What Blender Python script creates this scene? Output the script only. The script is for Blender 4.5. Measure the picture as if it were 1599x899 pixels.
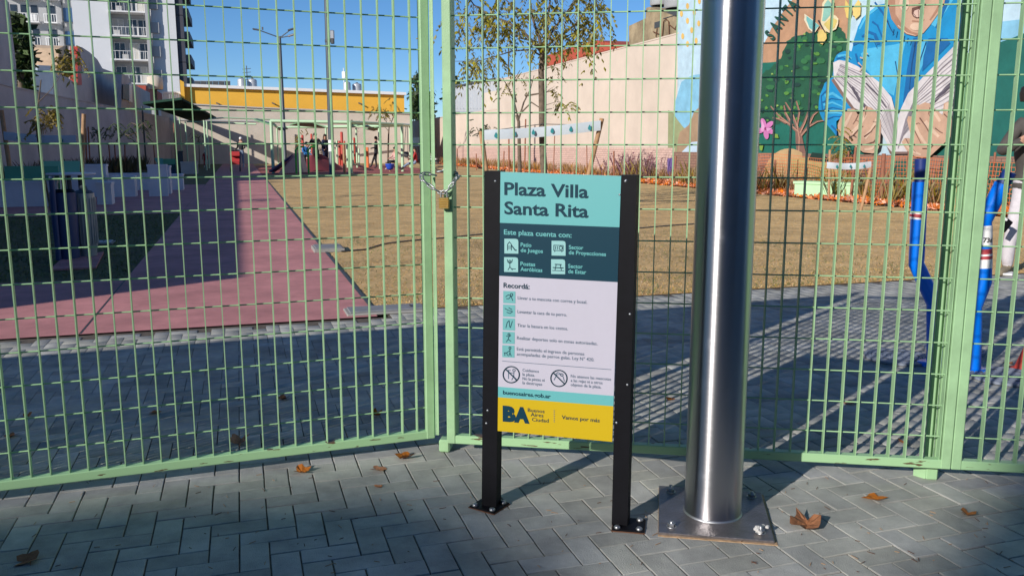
import bpy, bmesh, math, random
import numpy as np
from mathutils import Vector, Matrix
R = math.radians
random.seed(7); rng = np.random.default_rng(7)
for o in list(bpy.data.objects): bpy.data.objects.remove(o, do_unlink=True)
S = bpy.context.scene
COL = S.collection

# ------------------------------------------------------------------ camera, sky, sun, exposure
FPX, CX, CY, CAMH = 1320.0, 799.5, 449.5, 1.25
TH = math.atan(222/1320.0)
cd = bpy.data.cameras.new('camera'); cam = bpy.data.objects.new('camera', cd); COL.objects.link(cam)
cam.location = (0, 0, CAMH); cam.rotation_euler = (R(90)-TH, 0, 0)
cd.sensor_width = 36; cd.lens = FPX/1599*36; cd.clip_start = .05; cd.clip_end = 2000
S.camera = cam
SUN_AZ, SUN_EL = R(221), R(22)          # towards the sun, clockwise from +Y
w = bpy.data.worlds.new('World'); S.world = w; w.use_nodes = True
nt = w.node_tree; sky = nt.nodes.new('ShaderNodeTexSky'); sky.sky_type = 'NISHITA'; sky.sun_disc = False
sky.sun_elevation = SUN_EL; sky.sun_rotation = SUN_AZ; sky.altitude = 2500; sky.air_density = 1.0; sky.dust_density = 0.; sky.ozone_density = 5
bg = nt.nodes['Background']; bg.inputs[1].default_value = .095
hsv = nt.nodes.new('ShaderNodeHueSaturation'); hsv.inputs['Saturation'].default_value = 1.1; nt.links.new(sky.outputs[0], hsv.inputs['Color']); nt.links.new(hsv.outputs[0], bg.inputs[0])
sl = bpy.data.lights.new('sun', 'SUN'); sl.energy = 4.2; sl.angle = R(.55); sl.color = (1, .945, .88)
sun = bpy.data.objects.new('sun', sl); COL.objects.link(sun)
SD = Vector((math.sin(SUN_AZ)*math.cos(SUN_EL), math.cos(SUN_AZ)*math.cos(SUN_EL), math.sin(SUN_EL)))
sun.rotation_euler = SD.to_track_quat('Z', 'Y').to_euler(); sun.location = (0, 0, 30)
S.view_settings.view_transform = 'Standard'; S.view_settings.look = 'None'
S.view_settings.exposure = .3; S.view_settings.gamma = 1
S.render.engine = 'CYCLES'
S.render.resolution_x = 1024; S.render.resolution_y = 575

# ------------------------------------------------------------------ surveying helpers
C0 = np.array([0, 0, CAMH]); FW = np.array([0, math.cos(TH), -math.sin(TH)]); UP = np.array([0, math.sin(TH), math.cos(TH)])
def ray(px, py): return np.array([1., 0, 0])*(px-CX)/FPX - UP*(py-CY)/FPX + FW
def G(px, py, z=0.):                       # point of the ground seen there
    d = ray(px, py); return C0 + d*((z-CAMH)/d[2])
def above(px, py, g):                      # point straight above ground point g
    d = ray(px, py); return C0 + d*(math.hypot(g[0], g[1])/math.hypot(d[0], d[1]))
def depth(px, py, Y):                      # point at forward distance Y
    d = ray(px, py); return C0 + d*(Y/d[1])
AZ = R(-17.712)                            # the plaza's long axis
U3 = np.array([math.sin(AZ), math.cos(AZ), 0]); V3 = np.array([math.cos(AZ), -math.sin(AZ), 0])
def W(u, v, z=0.): return Vector(U3*u + V3*v + np.array([0, 0, z]))
def uv(p): return float(np.dot(p, U3)), float(np.dot(p, V3))
def onv(px, py, v):                        # (u, z) on the vertical plane v = const
    d = ray(px, py); t = (v-C0@V3)/(d@V3); p = C0+d*t; return float(p@U3), float(p[2])
def onu(px, py, u):                        # (v, z) on the vertical plane u = const
    d = ray(px, py); t = (u-C0@U3)/(d@U3); p = C0+d*t; return float(p@V3), float(p[2])
PLZ = -AZ                                  # z rotation of a thing squared up to the plaza (x = v, y = u)

# ------------------------------------------------------------------ materials
def L(c):                                   # sRGB 0..255 -> linear
    return tuple(((x/255)/12.92 if x/255 <= .04045 else ((x/255+.055)/1.055)**2.4) for x in c)
MATS = {}
def stains(m, scale=1.1, lo=.72, seed=0.):
    t = m.node_tree; b = t.nodes['Principled BSDF']; l = b.inputs['Base Color'].links[0]; src = l.from_socket
    g = t.nodes.new('ShaderNodeNewGeometry'); no = t.nodes.new('ShaderNodeTexNoise'); no.inputs['Scale'].default_value = scale; no.inputs['Detail'].default_value = 10; no.inputs['Roughness'].default_value = .7
    t.links.new(g.outputs['Position'], no.inputs['Vector'])
    mr = t.nodes.new('ShaderNodeMapRange'); mr.inputs[1].default_value = .36; mr.inputs[2].default_value = .6; mr.inputs[3].default_value = lo; mr.inputs[4].default_value = 1.05
    t.links.new(no.outputs['Fac'], mr.inputs[0]); mx = t.nodes.new('ShaderNodeMix'); mx.data_type = 'RGBA'; mx.blend_type = 'MULTIPLY'; mx.inputs[0].default_value = 1
    t.links.new(src, mx.inputs[6]); t.links.new(mr.outputs[0], mx.inputs[7]); t.links.new(mx.outputs[2], b.inputs['Base Color']); return m
def mat(name, col, rough=.6, metal=0., n=0., scale=8., bump=0., bscale=60., col2=None, rnd=0., spec=.5, detail=6., aniso=None, trans=0.):
    if name in MATS: return MATS[name]
    m = bpy.data.materials.new(name); m.use_nodes = True; t = m.node_tree; b = t.nodes['Principled BSDF']
    b.inputs['Roughness'].default_value = rough; b.inputs['Metallic'].default_value = metal
    b.inputs['Specular IOR Level'].default_value = spec
    geo = t.nodes.new('ShaderNodeNewGeometry')
    src = None
    if n > 0 or col2 is not None:
        no = t.nodes.new('ShaderNodeTexNoise'); no.inputs['Scale'].default_value = scale; no.inputs['Detail'].default_value = detail
        no.inputs['Roughness'].default_value = .65
        t.links.new(geo.outputs['Position'], no.inputs['Vector'])
        rp = t.nodes.new('ShaderNodeMapRange'); rp.inputs[1].default_value = .3; rp.inputs[2].default_value = .7
        t.links.new(no.outputs['Fac'], rp.inputs[0])
        mx = t.nodes.new('ShaderNodeMix'); mx.data_type = 'RGBA'
        c2 = col2 if col2 is not None else tuple(x*(1-n) for x in col)
        c1 = col if col2 is not None else tuple(min(1, x*(1+n*.6)) for x in col)
        mx.inputs[6].default_value = (*c2, 1); mx.inputs[7].default_value = (*c1, 1)
        t.links.new(rp.outputs[0], mx.inputs[0]); src = mx.outputs[2]
        # roughness breaks up too
        rr = t.nodes.new('ShaderNodeMapRange'); rr.inputs[3].default_value = min(1, rough+.1); rr.inputs[4].default_value = max(.05, rough-.08)
        t.links.new(no.outputs['Fac'], rr.inputs[0]); t.links.new(rr.outputs[0], b.inputs['Roughness'])
    if rnd > 0:
        oi = t.nodes.new('ShaderNodeObjectInfo'); ad = t.nodes.new('ShaderNodeMath'); ad.operation = 'ADD'
        t.links.new(oi.outputs['Random'], ad.inputs[0]); t.links.new(geo.outputs['Random Per Island'], ad.inputs[1])
        fr = t.nodes.new('ShaderNodeMath'); fr.operation = 'FRACT'; t.links.new(ad.outputs[0], fr.inputs[0])
        mr = t.nodes.new('ShaderNodeMapRange'); mr.inputs[3].default_value = 1-rnd; mr.inputs[4].default_value = 1+rnd
        t.links.new(fr.outputs[0], mr.inputs[0])
        hs = t.nodes.new('ShaderNodeHueSaturation'); t.links.new(mr.outputs[0], hs.inputs['Value'])
        if src: t.links.new(src, hs.inputs['Color'])
        else: hs.inputs['Color'].default_value = (*col, 1)
        hj = t.nodes.new('ShaderNodeMapRange'); f2 = t.nodes.new('ShaderNodeMath'); f2.operation = 'MULTIPLY'; f2.inputs[1].default_value = 7.31; f3 = t.nodes.new('ShaderNodeMath'); f3.operation = 'FRACT'
        t.links.new(ad.outputs[0], f2.inputs[0]); t.links.new(f2.outputs[0], f3.inputs[0]); t.links.new(f3.outputs[0], hj.inputs[0]); hj.inputs[3].default_value = .7; hj.inputs[4].default_value = 1.35; t.links.new(hj.outputs[0], hs.inputs['Saturation'])
        src = hs.outputs[0]
    if src: t.links.new(src, b.inputs['Base Color'])
    else: b.inputs['Base Color'].default_value = (*col, 1)
    if bump > 0:
        n2 = t.nodes.new('ShaderNodeTexNoise'); n2.inputs['Scale'].default_value = bscale; n2.inputs['Detail'].default_value = 5
        t.links.new(geo.outputs['Position'], n2.inputs['Vector'])
        bp = t.nodes.new('ShaderNodeBump'); bp.inputs['Strength'].default_value = bump; bp.inputs['Distance'].default_value = .01
        t.links.new(n2.outputs['Fac'], bp.inputs['Height']); t.links.new(bp.outputs[0], b.inputs['Normal'])
    if trans > 0:
        tr = t.nodes.new('ShaderNodeBsdfTranslucent'); ms = t.nodes.new('ShaderNodeMixShader'); ms.inputs[0].default_value = trans
        if src: t.links.new(src, tr.inputs[0])
        else: tr.inputs[0].default_value = (*col, 1)
        t.links.new(b.outputs[0], ms.inputs[1]); t.links.new(tr.outputs[0], ms.inputs[2])
        t.links.new(ms.outputs[0], t.nodes['Material Output'].inputs[0])
    MATS[name] = m; return m

GREEN = mat('gate green paint', (.31, .50, .27), .45, n=.2, scale=7, detail=9, bump=.12, bscale=250)
def chip_paint():                           # same paint with a few rusty chips
    m = bpy.data.materials.new('gate green paint with rusty chips'); m.use_nodes = True; t = m.node_tree; b = t.nodes['Principled BSDF']
    g = t.nodes.new('ShaderNodeNewGeometry'); mp = t.nodes.new('ShaderNodeMapping'); mp.inputs['Scale'].default_value = (9, 9, 60)
    t.links.new(g.outputs['Position'], mp.inputs[0])
    no = t.nodes.new('ShaderNodeTexNoise'); no.inputs['Scale'].default_value = 1.3; no.inputs['Detail'].default_value = 8
    t.links.new(mp.outputs[0], no.inputs['Vector'])
    r = t.nodes.new('ShaderNodeValToRGB'); e = r.color_ramp.elements
    e[0].position = .65; e[0].color = (.31, .51, .27, 1); e[1].position = .67; e[1].color = (.10, .06, .03, 1)
    t.links.new(no.outputs['Fac'], r.inputs[0]); t.links.new(r.outputs[0], b.inputs['Base Color']); b.inputs['Roughness'].default_value = .45
    return m
GREENC = chip_paint()
SIDE = mat('concrete paver', (.47, .465, .42), .88, rnd=.17, bump=.5, bscale=260, col2=(.31, .31, .285), scale=7, detail=9)
JOINT = mat('sand joint', (.12, .095, .07), .95, n=.5, scale=30, bump=.4, bscale=200)
JOINT_IN = mat('sand joint inside', (.13, .12, .10), .95, n=.4, scale=30)
REDP = mat('red coloured concrete', (.56, .235, .225), .8, n=.26, scale=1.3, bump=.25, bscale=130)
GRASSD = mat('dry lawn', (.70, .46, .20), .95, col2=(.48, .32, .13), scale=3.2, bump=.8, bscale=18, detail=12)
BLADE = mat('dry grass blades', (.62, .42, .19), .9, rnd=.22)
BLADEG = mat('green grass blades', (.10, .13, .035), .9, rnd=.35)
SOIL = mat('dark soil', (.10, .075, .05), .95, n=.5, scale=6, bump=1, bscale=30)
MULCH = mat('red bark mulch', (.50, .17, .075), .9, col2=(.26, .10, .05), scale=12, bump=1., bscale=40)
MULCHC = mat('red bark chips', (.62, .22, .09), .85, rnd=.5)
stains(SIDE, 2.4, .72); stains(REDP, 3.5, .84); stains(GRASSD, .8, .74)
RUBBER = mat('red rubber floor', (.36, .10, .085), .85, n=.2, scale=2)
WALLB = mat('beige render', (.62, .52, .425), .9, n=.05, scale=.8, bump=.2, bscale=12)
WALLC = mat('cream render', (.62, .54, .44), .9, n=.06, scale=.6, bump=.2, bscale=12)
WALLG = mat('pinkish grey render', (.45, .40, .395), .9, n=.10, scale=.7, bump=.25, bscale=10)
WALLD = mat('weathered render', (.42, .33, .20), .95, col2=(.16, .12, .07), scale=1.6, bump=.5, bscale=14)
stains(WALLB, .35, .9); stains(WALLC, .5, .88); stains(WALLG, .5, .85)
YEL = mat('yellow painted wall', (.80, .44, .05), .8, n=.05, scale=1)
WHITE = mat('white paint', (.78, .77, .75), .7, n=.04, scale=3)
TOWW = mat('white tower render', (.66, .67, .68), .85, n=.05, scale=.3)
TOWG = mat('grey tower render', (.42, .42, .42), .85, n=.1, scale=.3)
GLASSD = mat('dark window glass', (.035, .045, .06), .12, n=.4, scale=.7)
GREYD = mat('dark grey', (.06, .065, .07), .6, n=.2, scale=3)
BLACK = mat('black metal paint', (.006, .006, .008), .5, n=.3, scale=14, spec=.12)
RUST = mat('rust', (.14, .06, .03), .9, n=.5, scale=40)
POLEB = mat('dark lamp pole paint', (.055, .07, .085), .45)
RED = mat('red paint', (.48, .05, .03), .55, n=.1, scale=3)
REDR = mat('red roof', (.42, .075, .04), .8, n=.15, scale=2)
ORANGE = mat('orange paint', (.75, .18, .05), .6)
PALEG = mat('pale green paint', (.47, .66, .42), .5, n=.06, scale=3)
PLATEG = mat('green roof plate', (.20, .36, .19), .6)
CANOPY = mat('dark green canopy', (.02, .05, .035), .95, spec=.1)
CONC = mat('pale concrete', (.50, .49, .47), .85, n=.1, scale=3, bump=.3, bscale=60)
CONCG = mat('light green concrete', (.44, .70, .40), .8, n=.08, scale=3)
BENCHG = mat('bench green', (.10, .36, .22), .6, n=.1, scale=3)
STEEL2 = mat('galvanised steel', (.36, .37, .38), .42, .9, n=.15, scale=20)
BRASS = mat('brass', (.68, .47, .16), .3, .9, n=.1, scale=60)
BLUE = mat('blue machine paint', (.0, .16, .72), .28, n=.06, scale=8)
NAVY = mat('navy plastic', (.012, .03, .16), .4)
DISCM = mat('grey blue ribbed rubber', (.20, .23, .29), .6, n=.2, scale=12)
WOOD = mat('pale wood stake', (.42, .25, .13), .85, n=.3, scale=10, bump=.4, bscale=60)
WOODR = mat('reddish stake', (.30, .12, .07), .85, n=.3, scale=10)
BARK = mat('grey brown bark', (.16, .12, .085), .95, n=.45, scale=14, bump=.9, bscale=50)
LEAF = mat('olive leaflets', (.29, .265, .06), .6, rnd=.5, trans=.35)
LEAFY = mat('yellow green leaflets', (.26, .20, .05), .6, rnd=.4, trans=.3)
LEAFD = mat('dark foliage', (.045, .075, .02), .6, rnd=.5, trans=.2)
WEEDR = mat('dry weeds', (.34, .20, .08), .9, rnd=.5, trans=.2)
WEEDP = mat('purple weeds', (.22, .10, .12), .9, rnd=.4, trans=.2)
DRYLEAF = mat('dead brown leaf', (.33, .135, .055), .75, n=.3, scale=30, bump=.5, bscale=80, rnd=.25)
TANKG = mat('grey tank', (.50, .51, .52), .4, .3, n=.1, scale=3)
SHEET = mat('corrugated sheet', (.58, .60, .62), .5, .2, n=.08, scale=2)
BIN = mat('grey bin', (.34, .36, .33), .4, n=.1, scale=4)
BINB = mat('blue bin', (.02, .05, .14), .5)
BAN = mat('white printed banner', (.50, .56, .60), .5, n=.06, scale=8)
BANT = mat('teal print', (.02, .22, .24), .5)
NET = mat('orange debris net', (.62, .17, .06), .6)
SKIN = mat('skin', (.48, .26, .17), .6)
HAIRB = mat('dark hair', (.02, .014, .01), .6)
def flat(name, c, rough=.6): return mat(name, L(c) if max(c) > 1 else c, rough)

# pinkish painted brick band at the foot of the walls: one brick is 3 pixels high there, so it is relief
def brickmat(name, c, mortar):
    m = bpy.data.materials.new(name); m.use_nodes = True; t = m.node_tree; b = t.nodes['Principled BSDF']
    g = t.nodes.new('ShaderNodeNewGeometry'); mp = t.nodes.new('ShaderNodeMapping'); mp.vector_type = 'POINT'
    rot = t.nodes.new('ShaderNodeVectorRotate'); rot.rotation_type = 'Z_AXIS'; rot.inputs['Angle'].default_value = AZ - R(90)
    t.links.new(g.outputs['Position'], rot.inputs[0])
    sp = t.nodes.new('ShaderNodeSeparateXYZ'); cb = t.nodes.new('ShaderNodeCombineXYZ')
    t.links.new(rot.outputs[0], sp.inputs[0]); t.links.new(sp.outputs[0], cb.inputs[0]); t.links.new(sp.outputs[2], cb.inputs[1])
    br = t.nodes.new('ShaderNodeTexBrick'); br.inputs['Scale'].default_value = 1; br.inputs['Brick Width'].default_value = .26
    br.inputs['Row Height'].default_value = .09; br.inputs['Mortar Size'].default_value = .009
    br.inputs['Color1'].default_value = (*c, 1); br.inputs['Color2'].default_value = (*[x*.86 for x in c], 1); br.inputs['Mortar'].default_value = (*mortar, 1)
    t.links.new(cb.outputs[0], br.inputs['Vector']); t.links.new(br.outputs['Color'], b.inputs['Base Color'])
    bp = t.nodes.new('ShaderNodeBump'); bp.inputs['Strength'].default_value = .8; bp.inputs['Distance'].default_value = .02; bp.invert = True
    t.links.new(br.outputs['Fac'], bp.inputs['Height']); t.links.new(bp.outputs[0], b.inputs['Normal']); b.inputs['Roughness'].default_value = .9
    return m
BRICKP = brickmat('pink painted brick', (.66, .46, .38), (.42, .27, .22))
BRICKW = brickmat('weathered brown brick', (.30, .17, .12), (.17, .10, .08))

ANR = .25
def steelpole():
    m = bpy.data.materials.new('brushed stainless steel'); m.use_nodes = True; t = m.node_tree; b = t.nodes['Principled BSDF']
    b.inputs['Metallic'].default_value = 1; b.inputs['Base Color'].default_value = (.46, .455, .47, 1)
    tc = t.nodes.new('ShaderNodeTexCoord'); mp = t.nodes.new('ShaderNodeMapping'); mp.inputs['Scale'].default_value = (6, 6, 260)
    t.links.new(tc.outputs['Object'], mp.inputs[0])
    no = t.nodes.new('ShaderNodeTexNoise'); no.inputs['Scale'].default_value = 1; no.inputs['Detail'].default_value = 4
    t.links.new(mp.outputs[0], no.inputs['Vector'])
    n2 = t.nodes.new('ShaderNodeTexNoise'); n2.inputs['Scale'].default_value = 11; n2.inputs['Detail'].default_value = 9; n2.inputs['Roughness'].default_value = .7
    t.links.new(tc.outputs['Object'], n2.inputs['Vector'])
    mr = t.nodes.new('ShaderNodeMapRange'); mr.inputs[1].default_value = .55; mr.inputs[2].default_value = .78; mr.inputs[3].default_value = .27; mr.inputs[4].default_value = .42
    t.links.new(n2.outputs['Fac'], mr.inputs[0]); ad = t.nodes.new('ShaderNodeMath'); ad.operation = 'MULTIPLY_ADD'
    t.links.new(no.outputs['Fac'], ad.inputs[0]); ad.inputs[1].default_value = .06; t.links.new(mr.outputs[0], ad.inputs[2])
    t.links.new(ad.outputs[0], b.inputs['Roughness'])
    b.inputs['Anisotropic'].default_value = .88; tg = t.nodes.new('ShaderNodeTangent'); tg.direction_type = 'RADIAL'; tg.axis = 'Z'; t.links.new(tg.outputs[0], b.inputs['Tangent']); b.inputs['Anisotropic Rotation'].default_value = ANR
    bp = t.nodes.new('ShaderNodeBump'); bp.inputs['Strength'].default_value = .05; bp.inputs['Distance'].default_value = .001
    t.links.new(no.outputs['Fac'], bp.inputs['Height']); t.links.new(bp.outputs[0], b.inputs['Normal'])
    return m
STEEL = steelpole()

# ------------------------------------------------------------------ mesh helpers
class MB:
    def __init__(s): s.v = []; s.f = []; s.m = []; s.mats = []; s.sm = []
    def mi(s, m):
        if m not in s.mats: s.mats.append(m)
        return s.mats.index(m)
    def add(s, vs, fs, m, smooth=False):
        n = len(s.v); s.v += [tuple(x) for x in vs]; i = s.mi(m)
        for f in fs: s.f.append(tuple(n+k for k in f)); s.m.append(i); s.sm.append(smooth)
        return s
    def box(s, c, size, m, rot=None, bev=0.):
        x, y, z = [d/2 for d in size]
        if bev > 0:
            b = min(bev, x*.8, y*.8, z*.8); vs = []; 
            for sx in (-1, 1):
                for sy in (-1, 1):
                    for sz in (-1, 1):
                        vs += [(sx*x, sy*(y-b), sz*(z-b)), (sx*(x-b), sy*y, sz*(z-b)), (sx*(x-b), sy*(y-b), sz*z)]
            def i(sx, sy, sz, k): return (((sx > 0)*4+(sy > 0)*2+(sz > 0))*3)+k
            fs = []
            for a in (-1, 1):
                fs.append([i(a, -1, -1, 0), i(a, 1, -1, 0), i(a, 1, 1, 0), i(a, -1, 1, 0)])
                fs.append([i(-1, a, -1, 1), i(1, a, -1, 1), i(1, a, 1, 1), i(-1, a, 1, 1)])
                fs.append([i(-1, -1, a, 2), i(1, -1, a, 2), i(1, 1, a, 2), i(-1, 1, a, 2)])
                for c2 in (-1, 1):
                    fs.append([i(a, c2, -1, 0), i(a, c2, 1, 0), i(a, c2, 1, 1), i(a, c2, -1, 1)])
                    fs.append([i(a, -1, c2, 0), i(a, 1, c2, 0), i(a, 1, c2, 2), i(a, -1, c2, 2)])
                    fs.append([i(-1, a, c2, 1), i(1, a, c2, 1), i(1, a, c2, 2), i(-1, a, c2, 2)])
                    for d in (-1, 1): fs.append([i(a, c2, d, 0), i(a, c2, d, 1), i(a, c2, d, 2)])
        else:
            vs = [(sx*x, sy*y, sz*z) for sx in (-1, 1) for sy in (-1, 1) for sz in (-1, 1)]
            fs = [(0, 1, 3, 2), (4, 6, 7, 5), (0, 4, 5, 1), (2, 3, 7, 6), (0, 2, 6, 4), (1, 5, 7, 3)]
        q = rot if rot is not None else Matrix.Identity(3); cv = Vector(c)
        return s.add([q @ Vector(v)+cv for v in vs], fs, m)
    def tube(s, pts, r, m, n=10, cap=True, smooth=True):
        pts = [Vector(p) for p in pts]; rs = r if isinstance(r, (list, tuple)) else [r]*len(pts)
        base = len(s.v); vs = []; fs = []; prev = None
        for i, p in enumerate(pts):
            t = (pts[min(i+1, len(pts)-1)]-pts[max(i-1, 0)]); t.normalize()
            a = prev if prev is not None else (Vector((0, 0, 1)) if abs(t.z) < .9 else Vector((1, 0, 0)))
            x = (a - t*a.dot(t)).normalized(); y = t.cross(x); prev = x
            for k in range(n):
                an = 2*math.pi*k/n; vs.append(p + (x*math.cos(an)+y*math.sin(an))*rs[i])
        for i in range(len(pts)-1):
            for k in range(n): fs.append((i*n+k, i*n+(k+1) % n, (i+1)*n+(k+1) % n, (i+1)*n+k))
        s.add(vs, fs, m, smooth)
        if cap:
            s.add(vs[:n], [tuple(range(n))[::-1]], m); s.add(vs[-n:], [tuple(range(n))], m)
        return s
    def lathe(s, prof, m, c=(0, 0, 0), n=20, smooth=True):
        vs = []; fs = []; c = Vector(c)
        for r, z in prof:
            for k in range(n): a = 2*math.pi*k/n; vs.append(c+Vector((r*math.cos(a), r*math.sin(a), z)))
        for i in range(len(prof)-1):
            for k in range(n): fs.append((i*n+k, i*n+(k+1) % n, (i+1)*n+(k+1) % n, (i+1)*n+k))
        return s.add(vs, fs, m, smooth)
    def quad(s, a, b, c, d, m): return s.add([a, b, c, d], [(0, 1, 2, 3)], m)
    def prism(s, poly, off, m):             # polygon (3-D points) pushed along off
        n = len(poly); off = Vector(off); p = [Vector(x) for x in poly]
        return s.add(p+[x+off for x in p], [tuple(range(n))[::-1], tuple(range(n, 2*n))]+[(i, (i+1) % n, n+(i+1) % n, n+i) for i in range(n)], m)
    def build(s, name, parent=None, loc=None, rot=None):
        me = bpy.data.meshes.new(name); me.from_pydata([tuple(v) for v in s.v], [], s.f)
        for m in s.mats: me.materials.append(m)
        me.polygons.foreach_set('material_index', s.m); me.polygons.foreach_set('use_smooth', s.sm)
        bm = bmesh.new(); bm.from_mesh(me); bmesh.ops.recalc_face_normals(bm, faces=bm.faces); bm.to_mesh(me); bm.free()
        me.update(); return link(name, me, parent, loc, rot)
def link(name, me, parent=None, loc=None, rot=None):
    o = bpy.data.objects.new(name, me); COL.objects.link(o)
    if parent: o.parent = parent
    if loc is not None: o.location = loc
    if rot is not None: o.rotation_euler = rot
    return o
def tag(o, label=None, cat=None, group=None, kind=None):
    if label: o['label'] = label
    if cat: o['category'] = cat
    if group: o['group'] = group
    if kind: o['kind'] = kind
    return o
def thing(name, label, cat, loc=(0, 0, 0), rz=0., group=None):
    o = bpy.data.objects.new(name, None); COL.objects.link(o); o.location = loc; o.rotation_euler = (0, 0, rz); o.empty_display_size = .1
    return tag(o, label, cat, group)
def children(o): return [c for c in bpy.data.objects if c.parent == o]
def copy_tree(o, loc=None, rz=None, label=None):
    def cp(x, par):
        c = x.copy(); COL.objects.link(c); c.parent = par
        for ch in children(x): cp(ch, c)
        return c
    r = cp(o, None)
    if loc is not None: r.location = loc
    if rz is not None: r.rotation_euler = (0, 0, rz)
    if label: r['label'] = label
    return r
def npmesh(name, V, F, m, parent=None, nv=4):
    V = np.asarray(V, dtype=np.float32).reshape(-1, 3); F = np.asarray(F, dtype=np.int32).reshape(-1, nv)
    me = bpy.data.meshes.new(name); me.vertices.add(len(V)); me.vertices.foreach_set('co', V.ravel())
    me.loops.add(F.size); me.loops.foreach_set('vertex_index', F.ravel())
    me.polygons.add(len(F)); me.polygons.foreach_set('loop_start', np.arange(0, F.size, nv, dtype=np.int32))
    me.polygons.foreach_set('loop_total', np.full(len(F), nv, dtype=np.int32)); me.update(calc_edges=True)
    me.materials.append(m); return link(name, me, parent)
def struct(o): o['kind'] = 'structure'; return o
def uvbox(mb, u0, u1, v0, v1, z0, z1, m):    # box squared to the plaza, in world coordinates
    return mb.prism([W(u0, v0, z0), W(u1, v0, z0), W(u1, v1, z0), W(u0, v1, z0)], (0, 0, z1-z0), m)

# ------------------------------------------------------------------ the ground
def sheet(name, pts, z, m):
    b = MB(); b.add([W(u, v, z) for u, v in pts], [tuple(range(len(pts)))], m); return struct(b.build(name))
sheet('ground', [(-900, -900), (900, -900), (900, 900), (-900, 900)], -.03, mat('far ground', (.16, .14, .11), .95, n=.3, scale=.3))
pave = sheet('pavement', [(-3.5, -30), (6.15, -30), (6.15, 1.0), (6.38, 1.0), (6.38, 30), (-3.5, 30)], -.005, JOINT)
sheet('road', [(-9.5, -80), (-3.6, -80), (-3.6, 60), (-9.5, 60)], -.02, mat('asphalt', (.05, .05, .05), .9, n=.2, scale=20))
sheet('red_path', [(6.16, -1.08), (62, -1.08), (62, .92), (6.16, .92)], .004, REDP)
sheet('red_cross_path', [(6.16, -6.4), (8.72, -6.4), (8.72, -1.085), (6.16, -1.085)], .0035, REDP)
sheet('red_sitting_area', [(17.0, -6.4), (29.5, -6.4), (29.5, -1.085), (17.0, -1.085)], .0035, REDP)
sheet('lawn', [(6.38, .92), (38.5, .92), (38.5, 12.9), (6.38, 12.9)], .0, GRASSD)
sheet('lawn_far', [(38.5, 9.5), (62, 9.5), (62, 12.9), (38.5, 12.9)], .0, GRASSD)
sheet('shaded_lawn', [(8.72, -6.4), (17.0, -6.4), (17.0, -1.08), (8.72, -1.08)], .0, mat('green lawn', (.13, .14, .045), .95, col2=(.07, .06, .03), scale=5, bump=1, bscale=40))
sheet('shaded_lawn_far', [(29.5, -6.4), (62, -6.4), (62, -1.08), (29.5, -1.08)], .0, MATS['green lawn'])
sheet('playground_floor', [(38.5, .93), (56, .93), (56, 9.5), (38.5, 9.5)], .006, RUBBER)
sheet('back_lawn', [(56, .93), (62, .93), (62, 9.5), (56, 9.5)], .0, GRASSD)
sheet('planting_bed', [(10, 12.9), (75, 12.9), (75, 15.0), (10, 15.0)], .03, MULCH)
# joint lines cut in the red concrete
b = MB()
for u, v0, v1 in [(8.72, -1.08, .92), (12.5, -1.08, .92), (16.3, -1.08, .92), (20.2, -1.08, .92), (25, -1.08, .92), (30, -1.08, .92), (35, -1.08, .92)]:
    uvbox(b, u-.006, u+.006, v0, v1, .0045, .0052, GREYD)
b.prism([W(6.17, -1.08, .0046), W(6.18, -1.07, .0046), W(8.72, -1.07, .0046), W(8.72, -1.082, .0046)], (0, 0, .0008), GREYD)
struct(b.build('path_joint'))
# thin dark edging of the path on the lawn side
b = MB(); uvbox(b, 6.38, 38.5, .915, .945, 0, .012, GREYD); struct(b.build('path_edging'))

# pavers: herringbone squared to the plaza, unit 9 cm
A = .09
def inside(u, v):
    if v < 1.0: return u < 6.14
    return u < 6.36
def paver_pts(lu, lv, g=.0025, c=.0017, h=.009):   # chamfered slab: half sizes
    a, b2 = lu/2-g, lv/2-g
    top = [(-a+c, -b2+c, 0), (a-c, -b2+c, 0), (a-c, b2-c, 0), (-a+c, b2-c, 0)]
    mid = [(-a, -b2, -c*.7), (a, -b2, -c*.7), (a, b2, -c*.7), (-a, b2, -c*.7)]
    bot = [(-a, -b2, -h), (a, -b2, -h), (a, b2, -h), (-a, b2, -h)]
    return top+mid+bot
PF = [(0, 1, 2, 3)]+[(4+i, 4+(i+1) % 4, (i+1) % 4, i) for i in range(4)]+[(8+i, 8+(i+1) % 4, 4+(i+1) % 4, 4+i) for i in range(4)]
pm = []
for (lx, ly) in ((2*A, A), (A, 2*A)):
    me = bpy.data.meshes.new('paver'); me.from_pydata(paver_pts(lx, ly), [], PF); me.materials.append(SIDE); me.update(); pm.append(me)
cells = []
ou, ov = .045, .03
for y in range(-4, 73):
    for x in range(-80, 150):
        k = (x+y) % 4
        if k == 0: cu, cv, o = (y+.5)*A, (x+1)*A, 0          # long along v
        elif k == 2: cu, cv, o = (y+1)*A, (x+.5)*A, 1         # long along u
        else: continue
        cu += ou; cv += ov
        hu = (A/2 if o == 0 else A)
        if not inside(cu+hu-.02, cv): continue
        p = U3*cu+V3*cv
        if p[1] < -1: continue
        cells.append((cu, cv, o, p))
def infr(p):
    d = p-C0; k = d@FW
    if k < .3: return False
    return -60 < CX+FPX*d[0]/k < 1660 and CY-FPX*(d@UP)/k < 960
seen = sorted([c for c in cells if infr(c[3])], key=lambda c: c[3][0]**2+c[3][1]**2)
first = set(id(c) for c in seen[:300])
Vs = []; Fs = []; n = 0
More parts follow.
